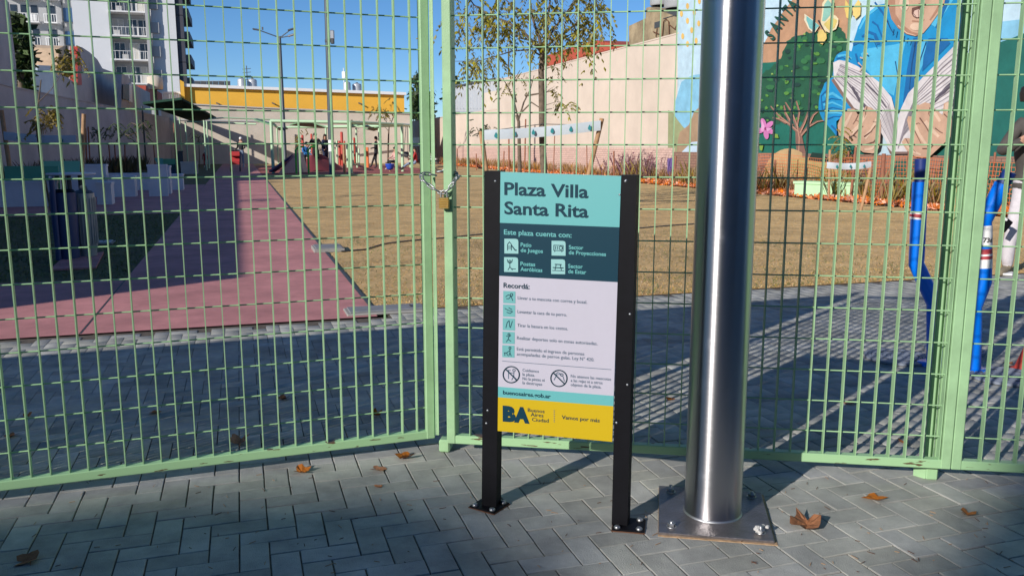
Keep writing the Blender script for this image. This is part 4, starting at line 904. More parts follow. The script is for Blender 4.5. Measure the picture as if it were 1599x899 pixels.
for px in (338, 425, 560): a = onu(px, 161, 63.45); b.tube([W(63.45, a[0], a[1]), W(63.2, a[0]+.2, a[1]-.1)], .05, GREYD, 6)
under(b.build('drain_spout'), t)
def tank(px, py, wpx, hpx, u, label):
    v0, z0 = onu(px, py, u); s = abs(onu(px+wpx, py, u)[0]-v0); h = onu(px, py-hpx, u)[1]-z0
    t = thing('water_tank', label, 'tank', W(u, v0+s/2, z0), 0, 'steel water tanks on the yellow building roof')
    r = s/2*.95; b = MB(); b.lathe([(r, 0), (r, h*.8), (r*.9, h*.88), (r*.3, h), (0, h)], TANKG, n=18); b.build('body', t)
    b = MB()
    for k in (.2, .4, .6): b.lathe([(r*1.0, h*k), (r*1.04, h*k+.03), (r*1.0, h*k+.06)], TANKG, n=18)
    b.build('rib', t); b = MB(); b.lathe([(r*.25, h), (r*.25, h*1.08), (0, h*1.1)], GREYD, n=10); b.build('lid', t)
tank(371, 137, 14, 15, 65, 'leftmost steel tank on the yellow roof, left of the lamp pole'); tank(387, 137, 15, 14, 65.4, 'second steel tank on the yellow roof, just left of the lamp pole')
tank(536, 143, 12, 16, 65, 'third steel tank on the yellow roof, right of the dark pole'); tank(550, 143, 15, 13, 65.4, 'rightmost steel tank on the yellow roof')
t = thing('air_conditioner_row', 'row of dark air conditioning units at the left of the yellow roof', 'air conditioner', W(65, -2))
for i in range(6):
    v0, z0 = onu(309+9.3*i, 136, 65); b = MB(); b.box((0, 0, .2), (.38, .3, .36), GREYD, Matrix.Rotation(PLZ, 3, 'Z'), .02); b.box((0, 0, .4), (.42, .32, .04), TANKG, Matrix.Rotation(PLZ, 3, 'Z')); o = b.build('unit'); o.location = W(65, v0, z0); under(o, t)
v0, z0 = onu(386, 125, 66); b = MB(); b.tube([(0, 0, 0), (0, 0, 2)], .03, GREYD, 5); 
for k in range(4): b.tube([(-.3, 0, 1+.25*k), (.3, 0, 1.05+.25*k)], .02, GREYD, 4)
tag(b.build('antenna', None, W(66, v0, z0-1)), 'television antenna above the tanks on the yellow roof', 'antenna')
v0, z0 = onu(537, 128, 66); b = MB(); b.tube([(0, 0, -1), (0, 0, 1)], .03, WHITE, 5); b.box((0, 0, .5), (.25, .12, .5), WHITE, bev=.02); tag(b.build('antenna', None, W(66, v0, z0)), 'white sector antenna beside the third tank on the yellow roof', 'antenna')

# ------------------------------------------------------------------ apartment towers
TU = 120.
t = thing('apartment_tower', 'white apartment tower with an inset column of balconies', 'building', W(TU, -40))
def tv(px, py=60): return onu(px, py, TU)[0]
va, vb, vc, vd, ve = tv(116), tv(172), tv(238), tv(247), tv(276)
HT = 34
def ub(nm, u0, u1, v0, v1, z0, z1, m, par): b = MB(); uvbox(b, u0, u1, v0, v1, z0, z1, m); return under(b.build(nm), par)
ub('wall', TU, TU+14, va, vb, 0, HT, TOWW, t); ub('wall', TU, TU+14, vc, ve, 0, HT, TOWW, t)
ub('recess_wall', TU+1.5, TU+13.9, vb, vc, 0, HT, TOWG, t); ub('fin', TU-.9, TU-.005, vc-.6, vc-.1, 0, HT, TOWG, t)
fh = 2.92
zfl = [onu(200, y, TU)[1] for y in (93, 60, 28)]; zb = zfl[0]-2*fh
proto = None
for i in range(10):
    z = zb+fh*i
    if z < 1 or z > HT-1: continue
    fb = MB(); uvbox(fb, TU-.6, TU+1.5, vb+.01, vc-.62, z-.16, z, WHITE); o = under(fb.build('balcony'), t)
    rb = MB(); uvbox(rb, TU-.58, TU-.54, vb+.02, vc-.63, z+.95, z+1.0, WHITE)
    nb = 9
    for k in range(nb+1): vv = vb+.03+(vc-.7-vb)*k/nb; uvbox(rb, TU-.575, TU-.545, vv, vv+.04, z, z+.95, WHITE)
    x = under(rb.build('railing'), t)
    for k, (a, c) in enumerate(((.06, .30), (.42, .62), (.66, .9))):
        wv0, wv1 = vb+(vc-vb)*a, vb+(vc-vb)*c; gm = GLASSD if (i+k) % 3 else mat('half drawn blind', (.55, .53, .48), .8)
        wb = MB(); uvbox(wb, TU+1.40, TU+1.45, wv0, wv1, z+.02, z+2.1, gm); o2 = under(wb.build('window'), t)
        fb2 = MB(); uvbox(fb2, TU+1.36, TU+1.4, wv0-.06, wv0, z+.02, z+2.16, WHITE); uvbox(fb2, TU+1.36, TU+1.4, wv1, wv1+.06, z+.02, z+2.16, WHITE); uvbox(fb2, TU+1.36, TU+1.4, wv0, wv1, z+2.1, z+2.16, WHITE); uvbox(fb2, TU+1.37, TU+1.4, (wv0+wv1)/2-.03, (wv0+wv1)/2+.03, z+.02, z+2.1, WHITE); under(fb2.build('window_frame'), t)
    ub('ac_unit', TU-.3, TU+.1, vb+.5+.4*(i % 3), vb+1.2+.4*(i % 3), z+.02, z+.6, CONC, t)
    # shadow casting slabs on the strip right of the recess and the dark flank with its balconies
    ub('slab_end', TU-.35, TU-.005, vc-.1+.02, vd+.2, z+.4, z+1.7, TOWG, t)
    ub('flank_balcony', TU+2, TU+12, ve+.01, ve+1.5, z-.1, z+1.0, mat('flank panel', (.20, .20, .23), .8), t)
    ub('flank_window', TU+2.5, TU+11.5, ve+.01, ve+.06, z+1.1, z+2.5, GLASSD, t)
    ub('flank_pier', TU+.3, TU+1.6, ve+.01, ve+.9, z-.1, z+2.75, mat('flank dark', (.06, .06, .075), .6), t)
t = thing('apartment_tower', 'grey apartment tower with white balcony railings at the upper left', 'building', W(TU+12, -50))
U2 = TU+12
def tv2(px): return onu(px, 40, U2)[0]
cols = [(15, 66), (66, 72), (72, 94), (94, 100), (100, 117)]
ub('wall', U2, U2+12, tv2(-30), tv2(118), 0, HT+6, TOWG, t)
zf = onu(60, 72, U2)[1]
for i in range(8):
    z = zf+3.05*(i-2)
    for (a, c), kind in (((16, 64), 0), ((72, 92), 1)):
        v0, v1 = tv2(a), tv2(c); 
        ub('balcony', U2-1.2, U2-.01, v0, v1, z-.15, z, WHITE, t)
        rb = MB(); uvbox(rb, U2-1.2, U2-1.15, v0, v1, z+.95, z+1.03, WHITE); uvbox(rb, U2-1.2, U2-1.15, v0, v0+.08, z, z+.95, WHITE); uvbox(rb, U2-1.2, U2-1.15, v1-.08, v1, z, z+.95, WHITE)
        nb = 10 if kind == 0 else 5
        for k in range(1, nb): vv = v0+(v1-v0)*k/nb; uvbox(rb, U2-1.19, U2-1.16, vv-.03, vv+.03, z, z+.95, WHITE)
        under(rb.build('railing'), t)
        n_ = 3 if kind == 0 else 1
        for k in range(n_): a0 = v0+(v1-v0)*(k+.15)/n_; a1 = v0+(v1-v0)*(k+.8)/n_; ub('window', U2-.06, U2-.005, a0, a1, z+.1, z+2.2, GLASSD, t)
        if kind == 0: ub('balcony_panel', U2-1.14, U2-1.11, v0+(v1-v0)*(.6 if i % 2 else .05), v0+(v1-v0)*(.95 if i % 2 else .35), z+.05, z+.9, WHITE if i % 2 else mat('ochre panel', (.5, .32, .12), .8), t)
    ub('side_glazing', U2-.3, U2-.01, tv2(100), tv2(116), z+.2, z+2.0, mat('blue glazing', (.05, .10, .20), .2), t)
    ub('dark_pier', U2-.5, U2-.3, tv2(99), tv2(101), z, z+3, GREYD, t)

# ------------------------------------------------------------------ lamps
def lampA():
    g = G(446, 262); top = above(437, 57, g); h = top[2]
    t = thing('street_lamp', 'tall dark street lamp with two arms against the sky', 'street lamp', (g[0], g[1], 0))
    b = MB(); b.lathe([(.16, 0), (.16, .5), (.11, .6), (.065, h)], POLEB, n=12); b.build('pole', t)
    for dx, dz, nm in ((-1.15, .33, 0), (.62, .33, 1), (.62, .0, 2)):
        b = MB(); b.tube([(0, 0, h-.08), (dx, -.1*nm, h+dz)], .03, POLEB, 6); a = b.build('arm', t)
        b = MB(); b.box((dx*1.12, -.1*nm, h+dz+.03), (.42, .2, .09), POLEB if nm != 2 else STEEL2, Matrix.Rotation(-.3 if dx > 0 else .15, 3, 'Y'), .03); b.build('lamp_head', a)
    b = MB(); b.box((-.95, 0, h+.42), (.07, .07, .16), GREYD); b.build('sensor', t)
lampA()
g = G(519, 275); top = above(510, -25, g); h = top[2]
t = thing('camera_pole', 'tall dark pole with a camera box and a white sticker', 'pole', (g[0], g[1], 0))
b = MB(); b.lathe([(.17, 0), (.17, .02), (.125, .05), (.12, 1.4), (.085, h)], POLEB, n=14); b.build('shaft', t)
zc = above(516, 232, g)[2]; z1 = above(516, 215, g)[2]; b = MB(); b.lathe([(.124, zc-.12), (.1235, zc+.35)], WHITE, n=14); b.build('sticker', t)
zc = above(518, 62, g)[2]; b = MB(); b.box((.2, -.02, zc+.18), (.16, .16, .34), STEEL2, bev=.02); b.box((.2, -.02, zc-.08), (.14, .14, .2), GREYD, bev=.02); b.box((.1, 0, zc), (.16, .05, .05), GREYD); b.build('camera_box', t)
b = MB(); b.lathe([(.11, zc-.12), (.115, zc-.1), (.115, zc-.02), (.11, zc)], GREYD, n=12); b.build('clamp', t)

# ------------------------------------------------------------------ the street behind the camera (seen in the steel, shades the near pavement)
sheet('far_pavement', [(-12, -80), (-9.6, -80), (-9.6, 60), (-12, 60)], .1, CONC)
def street_house(label, v0, v1, z, m, n):
    t = thing('street_house', label, 'building', W(-12, (v0+v1)/2)); b = MB(); uvbox(b, -20, -12, v0, v1, 0, z, m); under(b.build('wall'), t)
    for i in range(n):
        for k in range(int(z//3)):
            vv = v0+(v1-v0)*(i+.3)/n; b = MB(); uvbox(b, -11.98, -11.95, vv, vv+(v1-v0)/n*.4, .9+3*k, 2.3+3*k, GLASSD); o = under(b.build('window'), t)
            b = MB(); uvbox(b, -11.95, -11.90, vv-.08, vv+(v1-v0)/n*.4+.08, .82+3*k, .895+3*k, CONC); under(b.build('sill'), t)
street_house('grey flat roofed street house opposite, left of the gap', -40, -22.35, 9.0, TOWG, 5)
t_ = [o for o in bpy.data.objects if o.get('label', '').startswith('grey flat')][0]
b = MB(); b.prism([W(-12.0, -40, 9.005), W(-12.0, -40, 12.12), W(-12.0, -25.2, 11.82), W(-12.0, -23.8, 11.6), W(-12.0, -22.6, 11.15), W(-12.0, -22.1, 10.2), W(-12.0, -22.1, 9.005)], -U3*.15, TOWG); under(b.build('parapet'), t_)  # unseen thin crest, added and outlined to shade the lower left paving
street_house('cream street house opposite, just right of the gap', -20.9, -9, 9.0, WALLC, 4)
t_ = [o for o in bpy.data.objects if o.get('label', '').startswith('cream street')][0]
b = MB(); b.prism([W(-12.0, -20.9, 9.005), W(-12.0, -20.9, 11.35), W(-12.0, -9, 11.3), W(-12.0, -9, 9.005)], -U3*.15, WALLC); under(b.build('parapet'), t_)  # unseen thin crest, added to shade the lower right corner of the paving
street_house('low brown street house opposite, directly behind the viewer', -8.9, 6, 6.2, mat('brown render', (.26, .18, .13), .9, n=.2, scale=1), 4)
street_house('low grey street house opposite at the far right', 6.1, 24, 5.4, TOWG, 5)

# ------------------------------------------------------------------ trees
class Fronds:
    def __init__(s): s.V = []; s.n = 0
    def frond(s, p, d, ln, droop, lw=.035, ll=.012, pairs=9):
        d = np.array(d, float); d /= np.linalg.norm(d); side = np.cross(d, [0, 0, 1]); nn = np.linalg.norm(side)
        side = side/nn if nn > 1e-3 else np.array([1., 0, 0])
        for i in range(pairs):
            t = (i+1)/pairs; q = np.array(p)+d*ln*t+np.array([0, 0, -droop*ln*t*t])
            for sg_ in (-1, 1):
                a = side*sg_*lw*rng.uniform(.5, .9)*(1-.3*t)+np.array([0, 0, -lw*rng.uniform(.3, 1.1)])+d*lw*.3
                w_ = d*ll
                s.V += [q-w_*.2, q+a*.5-w_, q+a, q+a*.5+w_]; s.n += 1
    def build(s, name, m, parent):
        o = npmesh(name, np.array(s.V), np.arange(s.n*4), m, parent); o['kind'] = 'stuff'; return o
def px_branch(pts, Y, j=.25):
    return [Vector(depth(x, y, Y+random.uniform(-j, j))) for x, y in pts]
def rel(o, t): o.parent = t; o.matrix_parent_inverse = Matrix.Translation(t.location).inverted(); return o
# the lawn tree behind the sign
g = G(852, 327); Y = g[1]
tr = thing('lawn_tree', 'young feathery leaved tree on the lawn behind the sign, taller than the frame', 'tree', (g[0], g[1], 0))
b = MB(); pts = [(g[0], g[1], -.05)]+[tuple(depth(x, y, Y)) for x, y in ((850, 280), (847, 220), (846, 160), (845, 110), (848, 82))]
b.tube(pts, [.085, .07, .065, .06, .055, .06], BARK, 12); rel(b.build('trunk'), tr)
limbs = [([(847, 84), (838, 72), (815, 48), (790, 34), (768, 26), (740, 8), (720, -20)], .034), ([(848, 84), (842, 60), (832, 30), (826, -10), (815, -50)], .036), ([(849, 84), (853, 50), (858, 10), (862, -40)], .038),
         ([(850, 80), (864, 62), (885, 50), (900, 36), (918, 12), (930, -20)], .03), ([(846, 88), (828, 78), (800, 80), (775, 88), (745, 96), (707, 96)], .018), ([(851, 88), (872, 62), (892, 54), (912, 46), (925, 20)], .016), ([(840, 66), (812, 60), (790, 44), (760, 44), (730, 42)], .016), ([(846, 150), (858, 140), (866, 135)], .008), ([(850, 165), (866, 160), (880, 158)], .007), ([(848, 110), (862, 104), (874, 108)], .007), ([(852, 66), (876, 30), (900, 0), (930, -30)], .022), ([(826, 30), (800, 10), (770, -20)], .02)]
fr_ = Fronds(); cyf = 0
for pts, r in limbs:
    P = px_branch(pts, Y, .35); P[0] = Vector(depth(*pts[0], Y)); b = MB(); n_ = len(P); b.tube(P, [r*(1-.75*i/(n_-1)) for i in range(n_)], BARK, 7); rel(b.build('limb'), tr)
    for a, c in zip(P[1:], P[2:] if len(P) > 2 else P[1:]):
        k = max(2, int((c-a).length/.11))
        for i in range(k):
            if r < .01 and i % 2: continue
            q = a.lerp(c, random.random()); an = random.uniform(0, 2*math.pi)
            fr_.frond(q, (math.cos(an), math.sin(an), random.uniform(-.5, .5)), random.uniform(.18, .36), random.uniform(.8, 2.2), .095, .024, 7)
for i in range(165):                        # outer twigs of the crown, clumped
    cx, cy, sx, sy = random.choice([(740, 10, 24, 14), (790, 20, 22, 18), (830, 20, 18, 22), (862, 30, 14, 22), (890, 20, 24, 16), (925, 8, 24, 12), (770, 30, 20, 10), (900, 62, 12, 6), (930, 45, 14, 10), (715, 50, 10, 14), (745, 100, 12, 5)])
    q = depth(random.gauss(cx, sx), random.gauss(cy, sy)-4, Y+random.gauss(0, .6)); an = random.uniform(0, 2*math.pi)
    fr_.frond(q, (math.cos(an), math.sin(an), random.uniform(-.6, .2)), random.uniform(.18, .34), random.uniform(.8, 2.4), .10, .026, 7)
rel(fr_.build('crown', LEAF, None), tr)
# guard of two stakes and a printed banner round it
def guard(label, p0, t0, p1, t1, ban, wd, m=WOOD, logos=0):
    a, c = np.array(p0), np.array(p1); A_ = Vector((a[0], a[1], -.05)); C_ = Vector((c[0], c[1], -.05))
    t = thing('tree_guard', label, 'tree guard', (a[0], a[1], 0))
    for P, Q in ((A_, t0), (C_, t1)):
        b = MB(); b.tube([P, Q], wd, m, 8); rel(b.build('stake'), t)
    (b0, b1, hgt) = ban; b = MB(); n_ = 12; vs = []
    b0 = Vector(b0); b1 = Vector(b1)
    for i in range(n_+1):
        q = b0.lerp(b1, i/n_)+Vector((0, -.02*math.sin(i*.9), -.03*math.sin(math.pi*i/n_)))
        vs += [q+Vector((0, 0, hgt/2)), q+Vector((0, -.012, hgt*.17*math.sin(i))), q-Vector((0, 0, hgt/2))]
    fs = []
    for i in range(n_): fs += [(3*i, 3*i+3, 3*i+4, 3*i+1), (3*i+1, 3*i+4, 3*i+5, 3*i+2)]
    vs2 = [v+Vector((0, .006, 0)) for v in vs]; N = len(vs)
    b.add(vs, fs, BAN, True); b.add(vs2, [tuple(k for k in f[::-1]) for f in fs], BAN, True); bo = rel(b.build('banner'), t)
    if logos:
        b = MB()
        for i in range(logos):
            q = b0.lerp(b1, (i+.7)/(logos+.3))+Vector((0, -.042, -.03)); s = hgt*.36
            b.add([q+Vector((s*.5*math.cos(a_), 0, s*.6*math.sin(a_)-s*.1)) for a_ in np.linspace(0, 2*math.pi, 9)[:-1]]+[q+Vector((0, 0, s*.95))], [(0, 1, 8), (1, 2, 8), (2, 3, 8), (0, 1, 2, 3, 4, 5, 6, 7)], BANT)
        o = b.build('printed_logo'); o['kind'] = 'stuff'; rel(o, t)
    return t
ga, gb = G(768, 328), G(905, 328)
guard('big guard of two leaning stakes and printed banner round the lawn tree', ga, Vector(depth(751, 205, ga[1]-.1)), gb, Vector(depth(940, 185, gb[1]-.1)), (depth(754, 211, ga[1]-.2), depth(938, 196, gb[1]-.2), .19), .045, logos=6)
b = MB(); b.tube([depth(753, 206, ga[1]-.15), depth(846, 194, Y-.07), depth(938, 196, gb[1]-.15)], .008, GREYD, 5); tag(b.build('tie_rope'), 'thin rope tying the lawn tree to its two stakes', 'rope')
g2a, g2b = G(1234, 292), G(1264, 292)
def bare_tree(name, label, g, trunk, limbs, r, nf=40, leafm=LEAFY, Yj=.2, fl=.2, spread=8, clump=None, fs=1.):
    Y = g[1]; t = thing(name, label, 'tree', (g[0], g[1], 0)); b = MB(); P = [Vector((g[0], g[1], -.03))]+[Vector(depth(x, y, Y)) for x, y in trunk]
    n_ = len(P); b.tube(P, [r*(1-.5*i/(n_-1)) for i in range(n_)], BARK, 8); rel(b.build('trunk'), t); F = Fronds()
    ends = []
    for pts in limbs:
        Q = px_branch(pts, Y, Yj); Q[0] = Vector(depth(*pts[0], Y)); m_ = len(Q); b = MB(); b.tube(Q, [r*.45*(1-.7*i/(m_-1)) for i in range(m_)], BARK, 6); rel(b.build('limb'), t); ends += Q[1:]
    ends = ends or P[-2:]
    for i in range(nf):
        if clump: c = random.choice(clump); q = depth(random.gauss(c[0], c[2]), random.gauss(c[1], c[3]), Y+random.gauss(0, .2))
        else: q = random.choice(ends)+Vector((random.gauss(0, .04)*spread, random.gauss(0, .03)*spread, random.gauss(0, .03)*spread))
        an = random.uniform(0, 2*math.pi); F.frond(q, (math.cos(an), math.sin(an), random.uniform(-.5, .3)), fl*random.uniform(.6, 1.3), random.uniform(.3, 1.2), .058*fs, .018*fs, 7)
    if nf: rel(F.build('crown', leafm, None), t)
    return t
bare_tree('bed_tree', 'nearly bare forked sapling in the bed just left of the lawn tree', G(812, 286), [(811, 240), (810, 190), (806, 180)], [[(810, 186), (818, 160), (828, 140), (834, 118)], [(810, 188), (803, 160), (795, 140), (784, 120)], [(812, 178), (830, 160), (848, 172), (862, 170)], [(806, 160), (800, 130), (812, 110)], [(820, 150), (850, 145), (866, 140)]], .075, 60, LEAF, .4, .3, clump=[(790, 128, 10, 8), (812, 118, 12, 6), (870, 142, 8, 5), (892, 160, 4, 4), (860, 118, 8, 4), (762, 92, 12, 5), (735, 95, 6, 5), (780, 150, 6, 4)], fs=1.3)
bare_tree('bed_sapling', 'small leafy sapling at the left stake of the big guard', G(757, 292), [(754, 230), (750, 205)], [[(751, 210), (744, 200)], [(750, 212), (760, 198)]], .03, 26, LEAFD, .2, .22, clump=[(746, 202, 6, 6), (755, 198, 5, 4)])
guard('narrow guard with a short banner left of the mural boy', g2a, Vector(depth(1237, 202, g2a[1])), G(1265, 292), Vector(depth(1277, 198, g2a[1])), (depth(1239, 219, g2a[1]-.05), depth(1271, 226, g2a[1]-.05), .17), .045, logos=2)
g3a, g3b = G(1294, 312), G(1343, 331)
guard('low guard with a white banner in front of the mural book', g3a, Vector(depth(1296, 234, g3a[1])), g3b, Vector(depth(1360, 262, g3b[1])), (depth(1291, 258, g3b[1]), depth(1361, 257, g3b[1]), .12), .03, logos=3)
bare_tree('bed_sapling', 'sapling with drooping yellow green leaves under the painted hand', G(1322, 306), [(1322, 270), (1320, 215)], [[(1320, 225), (1312, 210)], [(1320, 228), (1328, 216)]], .02, 50, LEAFY, .1, .22, clump=[(1312, 215, 6, 8), (1308, 232, 5, 8), (1318, 238, 5, 6)])
# red bed saplings, stakes
stake = None; slab = 'thin reddish brown stake standing in the planting bed along the right wall'
for x, y0, y1, r in ((697, 262, 222, .05), (714, 264, 232, .03), (744, 266, 240, .03), (786, 268, 236, .03), (795, 272, 204, .035), (819, 276, 186, .03), (827, 276, 228, .035), (864, 276, 208, .02), (917, 278, 226, .02), (959, 282, 236, .03), (1053, 286, 244, .03), (1072, 288, 256, .03), (1210, 300, 250, .03), (1256, 302, 262, .03), (1328, 312, 230, .03), (1376, 316, 240, .045), (1386, 318, 270, .02)):
    g = G(x, y0); top = above(x+random.uniform(-2, 2), y1, g)
    if stake is None: b = MB(); b.tube([(0, 0, -.03), (0, 0, 1)], 1, WOODR, 7); me_ = b.build('x').data; bpy.data.objects.remove(bpy.data.objects['x']); stake = me_
    o = link('stake', stake, None, (g[0], g[1], 0), (random.uniform(-.03, .03), random.uniform(-.04, .04), 0)); o.scale = (r, r, top[2]); tag(o, slab, 'stake', 'stakes in the right planting bed')
# weeds in the bed, bark chips, purple bush
def weeds(name, label, n, fu, m, h, wd, kind='stuff', blades_=5, leaf=False):
    V_ = []; c = 0
    for i in range(n):
        u, v = fu(); p = U3*u+V3*v
        for k in range(blades_):
            an = random.uniform(0, 6.28); hh = h*random.uniform(.35, 1.15); l = random.uniform(.1, .6)*hh
            d = np.array([math.cos(an), math.sin(an), 0]); s_ = np.array([-d[1], d[0], 0])*wd; q = p+d*random.uniform(0, .06)
            V_ += [q-s_, q+s_, q+d*l*.6+np.array([0, 0, hh*.7])+s_*.6, q+d*l+np.array([0, 0, hh])]; c += 1
            if leaf:
                for _ in range(3):
                    t_ = random.uniform(.4, 1); z_ = q+d*l*t_+np.array([0, 0, hh*t_]); e = np.array([random.gauss(0, 1), random.gauss(0, 1), random.gauss(0, .7)])*.04
                    f = np.array([random.gauss(0, 1), random.gauss(0, 1), random.gauss(0, .7)])*.03; V_ += [z_, z_+e, z_+e+f, z_+f]; c += 1
    return tag(npmesh(name, np.array(V_), np.arange(4*c), m, None), label, 'plants', kind=kind)
ub_ = lambda: (random.uniform(13, 60), random.triangular(13.2, 14.9, 14.4))
weeds('dry_weeds', 'dry brown weeds growing along the right planting bed', 900, ub_, WEEDR, .5, .012)
weeds('yellow_grass_clumps', 'yellow grass clumps growing behind the orange net', 60, lambda: (random.choice([14.0, 15.2, 17, 20, 24, 28])+random.gauss(0, .25), random.uniform(13.2, 14.4)), LEAFY, .75, .012, blades_=9)
def rb_(): 
    u = random.choice([random.gauss(27.6, .35), random.gauss(29.0, .3), random.gauss(30.6, .2)]); return u, random.uniform(13.6, 14.7)
weeds('purple_bush', 'purplish leggy bush in front of the pink brick foot of the wall', 60, rb_, WEEDP, .95, .007, leaf=True, blades_=3)
# chips
nC = 26000
uu = 11+rng.random(nC)**1.5*45; vv_ = rng.uniform(12.85, 14.95, nC); P = U3[None]*uu[:, None]+V3[None]*vv_[:, None]; P[:, 2] = .035+rng.random(nC)*.03
e1 = rng.normal(0, .035, (nC, 3)); e2 = rng.normal(0, .03, (nC, 3))
tag(npmesh('bark_chips', np.stack([P, P+e1, P+e1+e2, P+e2], 1), np.arange(nC*4), MULCHC, None), 'orange red bark chips heaped over the right planting bed', 'mulch', kind='stuff')
# orange debris net
def net(u0, u1, v, z0, z1, cell=.085, wd=.0058):
    V_ = []
    nu = int((u1-u0)/cell); nz = int((z1-z0)/cell)
    def P_(u, z, o=0.): 
        w_ = .05*math.sin(u*1.7)+.03*math.sin(u*4.1+z*3); return U3*u+V3*(v+w_)+np.array([0, 0, z+.05*math.sin(u*1.3)-.03*abs(math.sin(u*.9))])
    for i in range(nu+1):
        u = u0+cell*i
        for j in range(nz): a, c = P_(u, z0+cell*j), P_(u, z0+cell*(j+1)); w_ = U3*wd; V_ += [a-w_, a+w_, c+w_, c-w_]
    for j in range(nz+1):
        z = z0+cell*j
        for i in range(nu): a, c = P_(u0+cell*i, z), P_(u0+cell*(i+1), z); w_ = np.array([0, 0, wd]); V_ += [a-w_, a+w_, c+w_, c-w_]
    o = npmesh('net_mesh', np.array(V_), np.arange(len(V_)), NET, None); o['kind'] = 'stuff'; return o
t = thing('debris_net', 'orange plastic debris net strung between stakes before the mural', 'net', W(18, 13.0))
rel(net(10.2, 24.2, 14.3, .05, 1.0), t)
sp_ = None
for u in (11.2, 13.3, 15.6, 17.6, 20, 22.6, 24.2):
    if sp_ is None: b = MB(); b.tube([(0, 0, -.1), (0, 0, 1.12)], .022, WOODR, 7); sp_ = b.build('net_stake'); o = sp_
    else: o = sp_.copy(); COL.objects.link(o)
    o.location = W(u, 14.34); rel(o, t)
# light green bench blocks in the lawn edge before the mural
t = thing('concrete_bench', 'light green concrete bench block in front of the painted mounds', 'bench', W(18.5, 12.6))
b = MB(); g0, g1 = G(1240, 308), G(1334, 312); zt = above(1240, 283, g0)[2]
a = Vector((g0[0], g0[1], 0)); c = Vector((g1[0], g1[1], 0)); d = (c-a); n_ = Vector((-d.y, d.x, 0)).normalized()*.5
b.prism([a, c, c+n_, a+n_], (0, 0, zt-.06), CONCG); rel(b.build('base'), t)
b = MB(); e = d.normalized()*.03; nn = n_.normalized()*.03; b.prism([a-e-nn+Vector((0, 0, zt-.058)), c+e-nn+Vector((0, 0, zt-.058)), c+e+n_+nn+Vector((0, 0, zt-.058)), a-e+n_+nn+Vector((0, 0, zt-.058))], (0, 0, .06), CONCG); rel(b.build('seat'), t)
# far trees
def far_tree(label, cx, cy, rx, ry, Yd, n, m=LEAFD, trunk=True):
    g = depth(cx, 228, Yd); t = thing('far_tree', label, 'tree', (g[0], g[1], 0), group=None); c = depth(cx, cy, Yd); s = Yd/FPX
    b = MB(); b.tube([(g[0], g[1], 0), (c[0], c[1], c[2])], [.25, .12], BARK, 8); rel(b.build('trunk'), t)
    V_ = []
    cl = [(random.gauss(0, .45), random.gauss(0, .45), random.gauss(0, .45), random.uniform(.18, .38)) for _ in range(22)]
    for i in range(n):
        k = random.choice(cl); q = np.array([k[0]+random.gauss(0, k[3]*.6), k[1]+random.gauss(0, k[3]*.6), k[2]+random.gauss(0, k[3]*.6)])
        p = np.array([c[0]+q[0]*rx*s, c[1]+q[1]*rx*s, c[2]+q[2]*ry*s]); e = rng.normal(0, .16, 3); f = rng.normal(0, .12, 3); V_ += [p, p+e, p+e+f, p+f]
    o = npmesh('crown', np.array(V_), np.arange(len(V_)), m, None); o['kind'] = 'stuff'; rel(o, t)
far_tree('dark evergreen tree beyond the back wall, left of the chained stiles', 655, 165, 22, 42, 80, 2600)
far_tree('dark tree beyond the low wall, just right of the chained stiles', 704, 160, 12, 28, 82, 1400)
far_tree('black green tree squeezed between the tall neighbour house and the blue shaded block', 33, 85, 14, 44, 36, 1600)
# creeper on the tan gable
V_ = []
for i in range(260):
    p = depth(random.gauss(104, 8), random.gauss(100, 11), 37.2+random.gauss(0, .3)); e = rng.normal(0, .10, 3); f = rng.normal(0, .07, 3); V_ += [p, p+e, p+e+f, p+f]
tag(npmesh('creeper', np.array(V_), np.arange(len(V_)), LEAFY, None), 'yellow green branches hanging before the tan gable', 'plants', kind='stuff')

# ------------------------------------------------------------------ left sitting area
for lab, g, trunk, limbs, r, cl, n_ in [
    ('slim leaning sapling with a clump of yellow leaves beside the shaded benches', G(80, 330), [(72, 290), (62, 240), (57, 200), (60, 160), (64, 125)], [[(58, 180), (74, 186), (90, 178)], [(60, 160), (80, 140), (95, 118)], [(57, 190), (60, 176), (70, 165)]], .022, [(72, 178, 10, 6), (66, 190, 9, 5), (58, 196, 5, 4), (104, 96, 9, 9), (88, 172, 6, 4)], 90),
    ('dark sapling against the shaded wall left of the tall white seat', G(158, 292), [(156, 250), (152, 205)], [[(152, 206), (162, 200), (176, 205)], [(152, 208), (146, 198)]], .03, [(150, 205, 8, 4), (170, 206, 7, 4), (178, 198, 5, 4)], 36),
    ('branchy dark sapling standing right behind the tall white seat', G(216, 292), [(216, 250), (215, 205), (214, 190)], [[(215, 206), (200, 212), (192, 208)], [(215, 200), (224, 192), (232, 206)], [(215, 196), (205, 192), (204, 198)]], .05, [(205, 200, 6, 5), (228, 200, 6, 6), (196, 210, 5, 3), (216, 190, 5, 4)], 40),
    ('small sapling by the dark post beside the canopy', G(312, 262), [(311, 235), (310, 215)], [[(310, 216), (304, 212)]], .03, [(309, 216, 5, 5)], 22)]:
    bare_tree('sapling', lab, g, trunk, limbs, r, n_, LEAFY if 'yellow' in lab else LEAFD, .1, .16, clump=cl)
ga, gb = G(24, 322), G(126, 318)
guard('guard with a blue shaded banner round the leaning sapling at the left', ga, Vector(depth(2, 172, ga[1])), gb, Vector(depth(131, 178, gb[1])), (depth(6, 212, ga[1]-.1), depth(118, 218, ga[1]-.1), .17), .045, logos=3)
slab2 = 'thin dark stake standing in the weedy bed along the shaded left wall'
